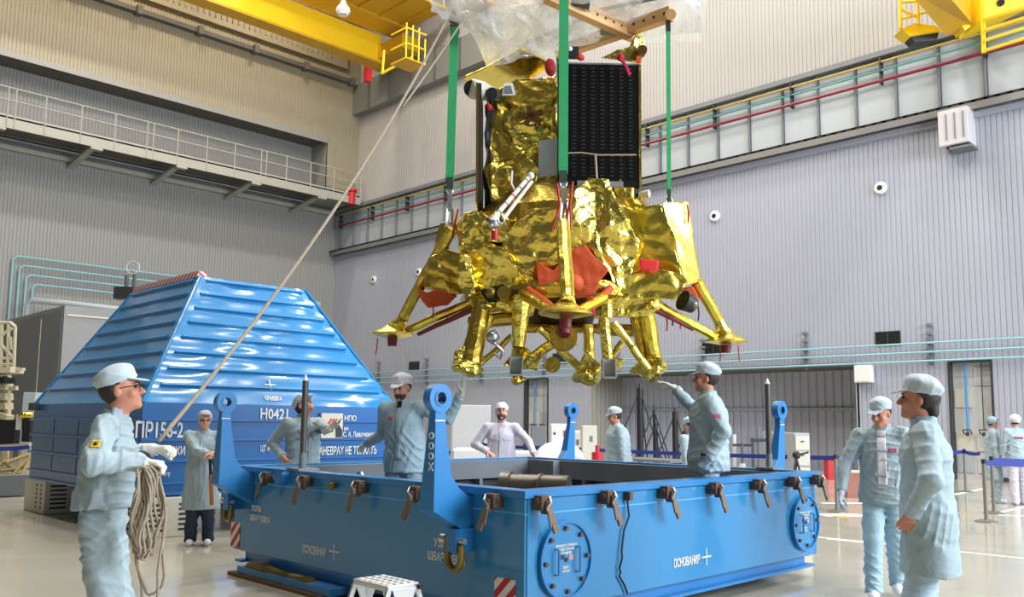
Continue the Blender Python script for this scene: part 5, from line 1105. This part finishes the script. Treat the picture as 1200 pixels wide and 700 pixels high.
M().tube([at(250,538,9.98), at(256,560,9.95), at(262,548,9.95), at(258,575,9.95)], .03, 6).build('dark_strap', GREYD, t)
# 3 man behind the left rim looking up
F3 = fv(.75,-.75); P3 = gp(357, 9.85)
b, jk, J = person(P3, F3, 1.80, 'man in pale blue jacket behind the left guide pole looking up at the lander', look=(-.25,.75), lean=(0,-.05), rh=loc(P3,F3,1.8,at(331,536,9.6)), lh=loc(P3,F3,1.8,at(388,506,9.3)), lg=GLOVE, hem=.82, curl=(.4,.3), seed=4, vox=.0095, elb=((.15,-1,-.2),(-.6,-.4,-1)), handdir=(None,(-.3,.8,.5)), beard=False, build=1.1)
badges(b, jk, J, BADR)
# 4 bearded man touching the foil
F4 = fv(-.30,-.95); P4 = gp(476, 8.45)
b, jk, J = person(P4, F4, 1.76, 'bearded man in grey-blue suit and white cap reaching up to the golden foil', look=(.15,-.25), lean=(.02,.10), rh=loc(P4,F4,1.76,at(431,520,8.75),.2), lh=loc(P4,F4,1.76,at(541,462,8.25),.2), lg=GLOVE, rg=GLOVE, hem=.80, trou=CL3, suit=cloth('grey_blue_suit', srgb(158,182,192)), cap='cap', capm=CAPW, beard=True, curl=(.25,.35), seed=5, elb=((.3,-.4,-.8),(-.3,-.1,-1)), handdir=(None,loc((0,0),F4,1,RV*.2+UV*.95)), z0=.2, vox=.008, build=1.08)
badges(b, jk, J, BADR, False, True, CL1); stick(b, jk, J['nk']+np.array([0,0,-.04]), (0,1,.2), .05,.07, BLACK, 'dark_collar_gap', off=.006)
# 5 bearded man in white
F5 = fv(-.05,-1); P5 = gp(588, 12.0)
b, jk, J = person(P5, F5, 1.76, 'bearded man in white lilac suit behind the back corner of the blue base looking up', look=(-.05,.35), rh=loc(P5,F5,1.76,at(572,530,11.8)), lh=loc(P5,F5,1.76,at(626,533,11.6)), hem=.78, suit=CL2, trou=CL2, cap='cap', capm=CAPW, beard=True, curl=(.5,.15), seed=6, vox=.0105, elb=((1,-.6,-.1),(-.8,-.4,-.2)), build=1.08)
badges(b, jk, J, None, True, True, CL2)
# 6 man in profile behind the right rim
F6 = fv(-1,-.05); P6 = gp(725, 12.9)
b, jk, J = person(P6, F6, 1.74, 'man in profile in pale blue suit behind the right rim beside the red extinguisher', look=(0,-.2), lh=loc(P6,F6,1.74,at(732,552,12.5)), rh=None, hem=.78, skin=SKIN2, seed=7, vox=.0115, lean=(0,.06), suit=CL4, build=1.4)
# 7 man reaching to the foil from the right
F7 = fv(-.98,.18); P7 = gp(829, 7.95); 
b, jk, J = person(P7, F7, 1.84, 'man in pale blue suit reaching his gloved hand to the right foil node', look=(0,.05), lh=loc(P7,F7,1.84,at(829,537,7.65),.22), rh=loc(P7,F7,1.84,at(791,455,8.5),.22), rg=GLOVE, lg=GLG, hem=.82, skin=SKIN2, suit=CL4, curl=(.2,.5), seed=8, z0=.22, vox=.008, elb=((.5,-.2,-.6),(-.6,-1,-.3)), build=1.22, lean=(0,-.03), handdir=(loc((0,0),F7,1,RV*-.9+UV*.45),None), trou=CL4)
stick(b, jk, J['shL']*.5+J['eL']*.5, (-1,0,0), .06,.03, BADR, 'badge'); M().tube([Vector(J['lh'])+Vector((.05*math.cos(a),.05*math.sin(a),.03)) for a in [i*PI/8 for i in range(16)]], .012, 6, closed=True).build('wrist_watch', BLACK, b, smooth=1)
# hidden colleague behind him
F12 = fv(-.6,.8); P12 = gp(820, 12.2)
person(P12, F12, 1.62, 'person in pale blue coat mostly hidden behind the man reaching from the right', look=(0,-.4), hem=.6, suit=CL4, seed=12, vox=.013, lean=(0,.3), curl=(.3,.3), build=1.2)
# 8 walking man
F8 = fv(-.42,-.9); P8 = gp(1032, 7.8)
b, jk, J = person(P8, F8, 1.75, 'dark-haired man in open grey-blue jacket walking beside the right corner of the blue base', look=(.45,-.28), lean=(0,.07), rh=loc(P8,F8,1.75,at(986,577,7.7)), lh=loc(P8,F8,1.75,at(1062,580,7.9)), rg=GLG, hem=.82, suit=CL1, trou=cloth('pale_blue_trousers', srgb(160,190,205)), skin=SKIN2, beard=False, curl=(.5,.5), seed=9, shirt=True, feet=((.10,.16),(-.08,-.22,.03)), vox=.008, elb=((1,-.6,-.2),(-.6,-1,-.3)), build=1.05, wr=.009)
stick(b, jk, J['chest']+np.array([-.09,0,0]), (0,1,0), .07,.035, LOGO, 'badge')
# 9 man in long coat, right foreground
F9 = fv(-.90,.42); P9 = gp(1083, 5.15)
b, jk, J = person(P9, F9, 1.80, 'tall man in long pale blue coat seen from behind in the right foreground', look=(.0,.08), lean=(0,.0), lh=loc(P9,F9,1.8,at(1067,604,4.93)), hem=.63, suit=CL4, trou=cloth('blue_white_trousers', srgb(170,192,208)), skin=SKIN2, curl=(.5,.55), seed=10, vox=.008, elb=((.5,-1,-.3),(-1,-.45,0)), longhair=True, feet=((.10,.0),(-.10,.05)), wr=.006, build=1.05)
lg_ = loc((0,0), F9, 1, RV*.75-FV*.66)
c9 = J['chest']-np.array([0,0,.06])
for (dx, dz, w, h) in ((-.055,.02,.016,.05),(-.045,-.015,.035,.014),(-.015,.0,.03,.03),(.02,-.005,.025,.026),(.05,-.005,.025,.024)): stick(b, jk, c9+np.array([.02+dx*.5,0,dz]), (0,-1,0), w*.7, h, LOGO, 'back_mark', nx=3, ny=3, off=.005)
# 10, 11 distant pair at the right
F10 = fv(.8,-.3); P10 = gp(1161, 17.6)
person(P10, F10, 1.72, 'distant man in pale blue coat standing by the wall niche at the right', look=(0,-.1), hem=.45, suit=CL4, trou=CL4, seed=11, vox=.014, skin=SKIN2, cap='bonnet', capm=CL3, wr=.009)
F11 = fv(.15,1); P11 = gp(1189, 17.2)
b, jk, J = person(P11, F11, 1.76, 'distant person in pale blue suit seen from behind at the right edge', look=(0,.0), hem=.75, suit=CL4, trou=CL2, seed=13, vox=.014, skin=SKIN2, cap='bonnet', capm=CAPW, wr=.009, feet=((.12,.1),(-.1,-.1)))
stick(b, jk, J['chest'], (0,-1,0), .16,.04, LOGO, 'back_mark')
# ------------------------------------------------------------------ ropes
t0 = at(537,-6,8.6); t1 = at(596,-30,8.6); hnd = at(186,517,4.78)
def sag(a, b, s, n=40): return [a.lerp(b, i/n)-Vector((0,0,s*4*(i/n)*(1-i/n))) for i in range(n+1)]
RP_ = sag(hnd, at(528,14,8.6), .22)+[at(538,-6,8.6)]
M_ = M().tube(RP_, .0115, 8); M_.build('guide_rope', ROPE, None, smooth=1); rp = bpy.context.scene.objects['guide_rope']
tag(rp, 'long beige rope running from the rope man up to the lifting frame', 'rope')
for a, b, l in ((at(318,125,6.7)*1, at(548,-8,8.6), 'r'),): pass
r2 = M().tube([p+RV*(.025+.013*k)+FV*.02 for k, p in enumerate(RP_[29:])], .009, 6).build('tie_rope', ROPE, None, smooth=1); tag(r2, 'second thin strand of rope beside the guide rope near the plastic sheet', 'rope')
# coil hanging from the hand
cm = M(); rs = random.Random(3)
for k in range(9):
    o = Vector((0,0,0)); wdt = .022+.004*k; dx = (k-4)*.012; base_p = at(170+k*1.3, 546, 4.5); ln_ = .42+.09*rs.random()+(.22 if k > 6 else 0); pts = []
    for i in range(24):
        a = 2*PI*i/24; pts.append(base_p+RV*(math.sin(a)*wdt*(1.2-.5*math.cos(a))+.012*math.sin(5*a+k))+UV*(-ln_*(1-math.cos(a))/2)+FV*(.02*math.sin(a*2+k)+.01*(k-4)))
    cm.tube(pts, .0075, 6, closed=True)
for k in range(4):
    pts = [at(161+k*5+4*math.sin(i*1.3+k*1.7), 552+i*9, 4.52+.02*math.cos(i*1.3+k)) for i in range(12)]; cm.tube(pts, .008, 6)
cc = cm.build('rope_coil', ROPE, None, smooth=1); tag(cc, 'coil of beige rope hanging from the hand of the rope man', 'rope', kind='stuff')

# ------------------------------------------------------------------ barriers
CHR = mat('brushed_post', srgb(150,145,135), .3, .7)
def post(p, lab, h=.98):
    t = thing('barrier_post', (p[0],p[1],0), lab, 'barrier post', 'belt barrier posts'); M().lathe([(.17,0),(.17,.012),(.10,.035),(.03,.045)], (p[0],p[1],0), (0,0,1), 22).build('base_plate', CHR, t, smooth=35)
    M().cyl((p[0],p[1],.04),(p[0],p[1],h),.03,n=14).build('pole', CHR, t, smooth=40); M().cyl((p[0],p[1],h-.06),(p[0],p[1],h+.01),.036,n=14).build('head', BLACK, t, smooth=40)
def belt(a, b, lab, z=.93, z2=None, sagv=.03):
    a = Vector((a[0],a[1],z)); b = Vector((b[0],b[1],z2 or z)); P = sag(a, b, sagv, 12); m = M()
    for p, q in zip(P[:-1], P[1:]): m.bar(p, q, .012, .075)
    tag(m.build('barrier_belt', BELT), lab, 'barrier belt', 'blue belts')
pA = onz(1156,612,0); pB = onz(1165,602,0); pC = onz(1132,577,0); pD = onz(981,600,0); pE = gp(646,20); pF = gp(566,22); pG = gp(1006,13.2)
post(pA, 'metal barrier post standing nearest at the right'); post(pB, 'metal barrier post just behind the nearest one at the right'); post(pC, 'metal barrier post before the wall niche at the right'); post(pD, 'metal barrier post behind the right corner of the blue base'); post(pE, 'metal barrier post left of the white covered equipment'); post(pF, 'metal barrier post behind the near lug, far back')
post(onz(1300,610,0), 'barrier post out past the right end of the nearest belt'); post(onz(1300,600,0), 'barrier post out past the right end of the second belt')
belt(pA, onz(1300,610,0), 'blue belt stretching right from the nearest barrier post'); belt(pB, onz(1300,600,0), 'blue belt stretching right from the second nearest barrier post')
belt(pC, pD, 'blue belt between the niche post and the base corner post'); belt(pC, gp(1146,19), 'short blue belt right of the niche post'); belt(pD, pE, 'long blue belt across the alcove behind the blue base'); belt(pE, pF, 'blue belt behind the bearded man in white')
belt(gp(-20,15.4), gp(37,16), 'blue belt at the far left beside the blue cover', .95)

# ------------------------------------------------------------------ equipment in and before the alcove
def tripod(px, D, zt, lab, r=.05):
    p = gp(px, D); t = thing('tripod_stand', (p[0],p[1],0), lab, 'stand', 'black stands in the alcove')
    P = Vector((p[0],p[1],0)); M().cyl(P+UV*.1, P+UV*zt, r, n=10).build('mast', BLACK, t, smooth=40); M().cyl(P+UV*zt, P+UV*(zt+.12), r*.5, n=8).build('mast_top', GREYD, t)
    for k in range(3):
        a = k*2*PI/3+.4; d = Vector((math.cos(a),math.sin(a),0)); M().cyl(P+UV*(zt-.05), P+d*zt*.42, .022, n=6).build('leg', BLACK, t); 
    M().cyl(P, P+UV*.1, r*2.2, n=10).build('foot', BLACK, t)
tripod(750,23.6,2.45,'tallest black tripod mast in the alcove',.09); tripod(768,22.6,1.5,'black tripod with fittings right of the tallest mast',.06); tripod(791,25.0,1.85,'slim black tripod third from the left in the alcove',.08); tripod(802,23,1.3,'short black tripod beside the reaching man',.06); tripod(766.5,24.4,1.9,'slim black mast behind the fittings tripod',.04)
p = gp(745,21.5); t = thing('work_table', (p[0],p[1],0), 'long low table with dark covering in the alcove', 'table')
a = Vector((*gp(735,22),.62)); b_ = Vector((*gp(800,20.5),.62)); M().bar(a, b_, .9, .06).build('tabletop', GREY, t); M().bar(a-UV*.25, b_-UV*.25, .7, .3).build('under_shelf', mat('dark_green_cloth', srgb(60,75,60),.8), t)
for q in (.05,.5,.95): M().bar(a.lerp(b_,q), a.lerp(b_,q)-UV*.6, .05,.05).build('leg', GREYD, t)
# grey cabinets
def cabinet(px0, px1, D, h, lab, col=GIRD):
    a = Vector((*gp(px0,D),0)); b = Vector((*gp(px1,D),0)); c = (a+b)/2; t = thing('equipment_cabinet', (c.x,c.y,0), lab, 'cabinet', 'equipment cabinets'); d = (b-a).normalized(); w = (b-a).length; n = Vector((-d.y,d.x,0)); n = n if n.dot(FV) > 0 else -n
    M().obox(c+n*.35+UV*h/2, d, n, UV, w/2, .35, h/2).build('body', col, t, bevel=.01)
    for z in (.16,.45,.68,.86): M().obox(c-n*.01+UV*h*z, d, n, UV, w*.44, .012, h*(.1 if z > .2 else .13)).build('drawer', CREAM if z > .2 else BLACK, t); M().obox(c-n*.03+UV*h*(z+.03), d, n, UV, w*.1, .008, .008).build('handle', BLACK, t)
cabinet(930,948,15.6,1.36,'tall grey equipment cabinet right of the right lug'); cabinet(905,923,16.9,1.36,'grey equipment cabinet partly hidden behind the right lug')
M().box((0,0,0),(.01,.01,.01))
def frame_thing(name, px, D, lab, cat, parts):
    p = gp(px,D); t = thing(name, (p[0],p[1],0), lab, cat)
    for nm, fn, mt in parts: m = M(); fn(m, Vector((p[0],p[1],0))); m.build(nm, mt, t, smooth=40)
    return t
frame_thing('cone_stand', 869, 17, 'white conical stand with a crossbar in the alcove', 'stand', (('cone', lambda m,p: m.cyl(p+UV*.1,p+UV*.75,.2,.05,n=12), WHITE), ('stem', lambda m,p: m.cyl(p+UV*.75,p+UV*1.15,.03,n=8), GREY), ('crossbar', lambda m,p: m.bar(p+UV*1.1-RV*.18,p+UV*1.1+RV*.18,.05,.05), GREYD)))
frame_thing('clamp_stand', 888, 17, 'thin grey stand with clamps beside the conical stand', 'stand', (('pole', lambda m,p: m.cyl(p,p+UV*1.45,.025,n=8), GREY), ('clamp', lambda m,p: m.bar(p+UV*1.2-RV*.15,p+UV*1.2+RV*.15,.06,.06), GREYD)))
frame_thing('clamp_stand', 881, 17.5, 'slim grey upright left of the clamp stand', 'stand', (('pole', lambda m,p: m.cyl(p,p+UV*1.25,.03,n=8), GREY),('foot', lambda m,p: m.cyl(p,p+UV*.04,.15,n=10), GREY)))
frame_thing('clamp_stand', 860, 17.5, 'white upright stand just right of the reaching man', 'stand', (('pole', lambda m,p: m.cyl(p,p+UV*1.3,.035,n=8), WHITE),('foot', lambda m,p: m.cyl(p,p+UV*.5,.18,.05,n=10), WHITE)))
frame_thing('camera_tripod', 932, 14.6, 'black camera tripod in front of the grey cabinet', 'tripod', (('leg', lambda m,p: m.cyl(p+UV*.95,p-RV*.2,.02,n=6), BLACK),('leg', lambda m,p: m.cyl(p+UV*.95,p+RV*.22,.02,n=6), BLACK),('leg', lambda m,p: m.cyl(p+UV*.95,p+FV*.25,.02,n=6), BLACK),('head', lambda m,p: m.ball(p+UV*1.0,.07), BLACK),('handle', lambda m,p: m.bar(p+UV*1.0,p+UV*1.05+RV*.2,.03,.03), BLACK)))
frame_thing('red_bin', 973, 24.4, 'small red bin against the wall behind the base corner post', 'bin', (('body', lambda m,p: m.obox(p+UV*.27,RV,FV,UV,.17,.17,.27), RED),('lid', lambda m,p: m.obox(p+UV*.56,RV,FV,UV,.18,.18,.02), RED)))
frame_thing('storage_crate', 997, 18.5, 'low brownish crate behind the gloved hand of the walking man', 'crate', (('body', lambda m,p: m.obox(p+UV*.26,RV,FV,UV,.2,.2,.26), mat('brick_brown_crate', srgb(160,105,88),.6)),('lid', lambda m,p: m.obox(p+UV*.54,RV,FV,UV,.21,.21,.02), CREAM)))
t = frame_thing('fire_extinguisher', 700, 16.5, 'red fire extinguisher behind the man in profile', 'fire extinguisher', (('cylinder', lambda m,p: m.cyl(p+UV*.45,p+UV*.95,.11,n=14), RED),('valve', lambda m,p: m.cyl(p+UV*.95,p+UV*1.08,.04,n=8), RED),('stand', lambda m,p: m.box(p-Vector((.25,.25,0)),p+Vector((.25,.25,.45))), GREYD)))
# white cabinets with a red sign, white cover
def sbox(name, px0, px1, y0, y1, D, dep, lab, cat, mt, extra=()):
    a = at(px0,y1,D); b = at(px1,y0,D); a.z = 0; w = (b-a).dot(RV); h = b.z-a.z; c = (a+b)/2; t = thing(name, (c.x,c.y,a.z), lab, cat); M().obox(c+FV*dep/2, RV, FV, UV, w/2, dep/2, h/2).build('body', mt, t, bevel=.015); M().obox(c-FV*.01, RV, FV, UV, w*.46, .012, h*.47).build('door', mt, t)
    for (fx, fz, sx, sz, m2, nm) in extra: M().obox(c-FV*.03+RV*w*fx+UV*h*fz, RV, FV, UV, sx, .006, sz).build(nm, m2, t)
    return t
t = sbox('fire_cabinet', 645,668,497,560,18.5,.5,'white cabinet with a small red sign behind the back lug','cabinet',WHITE,((.28,.36,.045,.065,RED,'red_sign'),(-.3,.36,.02,.025,GREYD,'dark_mark'),(.28,.36,.01,.03,WHITE,'sign_mark')))
sbox('white_locker', 682,700,499,562,19,.6,'pale locker right of the back lug','cabinet',CREAM,((.1,.3,.03,.06,GREY,'vent'),)); sbox('white_locker', 668,683,505,562,20,.6,'narrow pale locker behind the back lug','cabinet',WHITE,((.1,.3,.03,.06,GREY,'vent'),))
sbox('electric_box', 622,640,500,535,23,.4,'grey electrical box below the wall niche behind the bearded man in white','cabinet',GREY,((-.1,0,.1,.15,GREYD,'screen'),))
sbox('white_board', 528,575,475,548,22.5,.15,'large plain pale panel standing left of the bearded man in white','panel',mat('pale_board', srgb(190,190,192),.6))
dr = M().ball(at(655,545,16.8), .62, (1.15,.6,.95), 26); dr.v = [(x[0],x[1],max(0,x[2])) for x in crumple(np.array(dr.v)-np.array([0,0,.12]), .12)]; tag(dr.build('dust_cover', CL2, smooth=1), 'white cloth covered equipment behind the man in white', 'covered equipment')
t = sbox('white_case', 530,572,527,548,13.6,.9,'long white case with vents left of the bearded man in white','case',WHITE,tuple((-.4+i*.1,0,.02,.03,BLACK,'vent') for i in range(9)))
sbox('white_case', 602,625,530,548,13.6,.7,'short white case right of the bearded man in white','case',WHITE,((0,0,.1,.02,GREYD,'vent'),))
# ------------------------------------------------------------------ far left equipment
SCM = mat('cream_scaffold', srgb(205,195,165), .5)
t = thing('access_platform', (*gp(5,18),0), 'cream tubular access platform at the far left edge', 'platform')
def sb(a, b, D=18, r=.035): M().cyl(at(*a,D), at(*b,D+.0), r, n=6).build('tube', SCM, t)
for a, b in (((-20,378),(12,378)),((12,378),(18,383)),((18,383),(16,432)),((10,380),(9,430)),((2,380),(1,430)),((-5,380),(-6,430)),((0,394),(14,385)),((-10,420),(16,420)),((-10,427),(16,427)),((2,405),(16,420)),((12,395),(14,410))): sb(a, b)
M().bar(at(-10,436,18), at(20,434,18), .5,.12).build('deck', SCM, t); M().bar(at(-10,447,18), at(12,446,18), .4,.12).build('lower_deck', BLACK, t); M().bar(at(16,433,18),at(28,433,18),.12,.06).build('arm', SCM, t)
for y in (455,467,478): M().bar(at(-10,y,18.3), at(11,y-2,18.3), .3,.14).build('mechanism', SCM, t)
for x in (0,8): M().bar(at(x,440,18.3), at(x,600,18.3), .12,.12).build('post', SCM, t)
M().bar(at(8,456,18.3),at(20,455,18.3),.1,.08).build('arm', SCM, t); M().bar(at(-10,482,18.2), at(12,490,18.2), .3,.1).build('mechanism', SCM, t)
t = thing('satellite_panel', (*gp(12,17.3),0), 'black equipment panels with gold foil on a stand at the far left', 'equipment')
for a, b in (((-6,492),(20,522)),((29,492),(38,518))): 
    p = at(*a,17.3); q = at(*b,17.3); c = (p+q)/2; M().obox(c, RV, FV, UV, (q-p).dot(RV)/2, .1, (p.z-q.z)/2).build('black_panel', BLACK, t)
M().ball(at(32,487,17.3), .14, (1.2,1,.6)).build('gold_foil', GOLD, t, smooth=1); M().bar(at(22,495,17.3),at(28,495,17.3),.2,.3).build('white_box', WHITE, t)
for x in (2,14,24,35): M().cyl(at(x,524,17.3), Vector((*gp(x,17.3),0)), .03, n=6).build('leg', SCM, t)
M().bar(at(-5,523,17.3), at(38,521,17.3), .3,.05).build('shelf', CREAM, t)
t = thing('tubular_trolley', (*gp(20,16.6),0), 'beige tubular trolley on the floor at the far left', 'trolley')
for a, b in (((0,545),(34,533)),((0,552),(30,548)),((12,560),(34,536)),((5,540),(20,558)),((22,565),(34,540))): M().cyl(at(*a,16.6), at(*b,16.9), .035, n=8).build('tube', mat('beige_tube', srgb(185,160,110),.5) if 'beige_tube' not in MATS else MATS['beige_tube'], t)
M().box(Vector((*gp(20,16.8),.02))-Vector((.6,.4,0)), Vector((*gp(20,16.8),.4))+Vector((.2,.4,0))).build('base_frame', GREY, t)
sbox('white_locker', 24,40,460,545,21,.5,'pale door-like panel between the scaffold and the blue cover','cabinet',GIRD,((.2,0,.02,.05,GREYD,'handle'),))
for (px, D) in ((80,17.5),): 
    p = gp(px,D); t = thing('round_foot_stand', (p[0],p[1],0), 'round-footed steel stand under the blue cover', 'stand'); M().cyl((p[0],p[1],0),(p[0],p[1],.03),.2,n=18).build('foot', STEEL, t); M().cyl((p[0],p[1],.03),(p[0],p[1],.5),.035,n=8).build('pole', STEEL, t)
for o in list(bpy.data.objects):
    if '_o' in o: del o['_o']
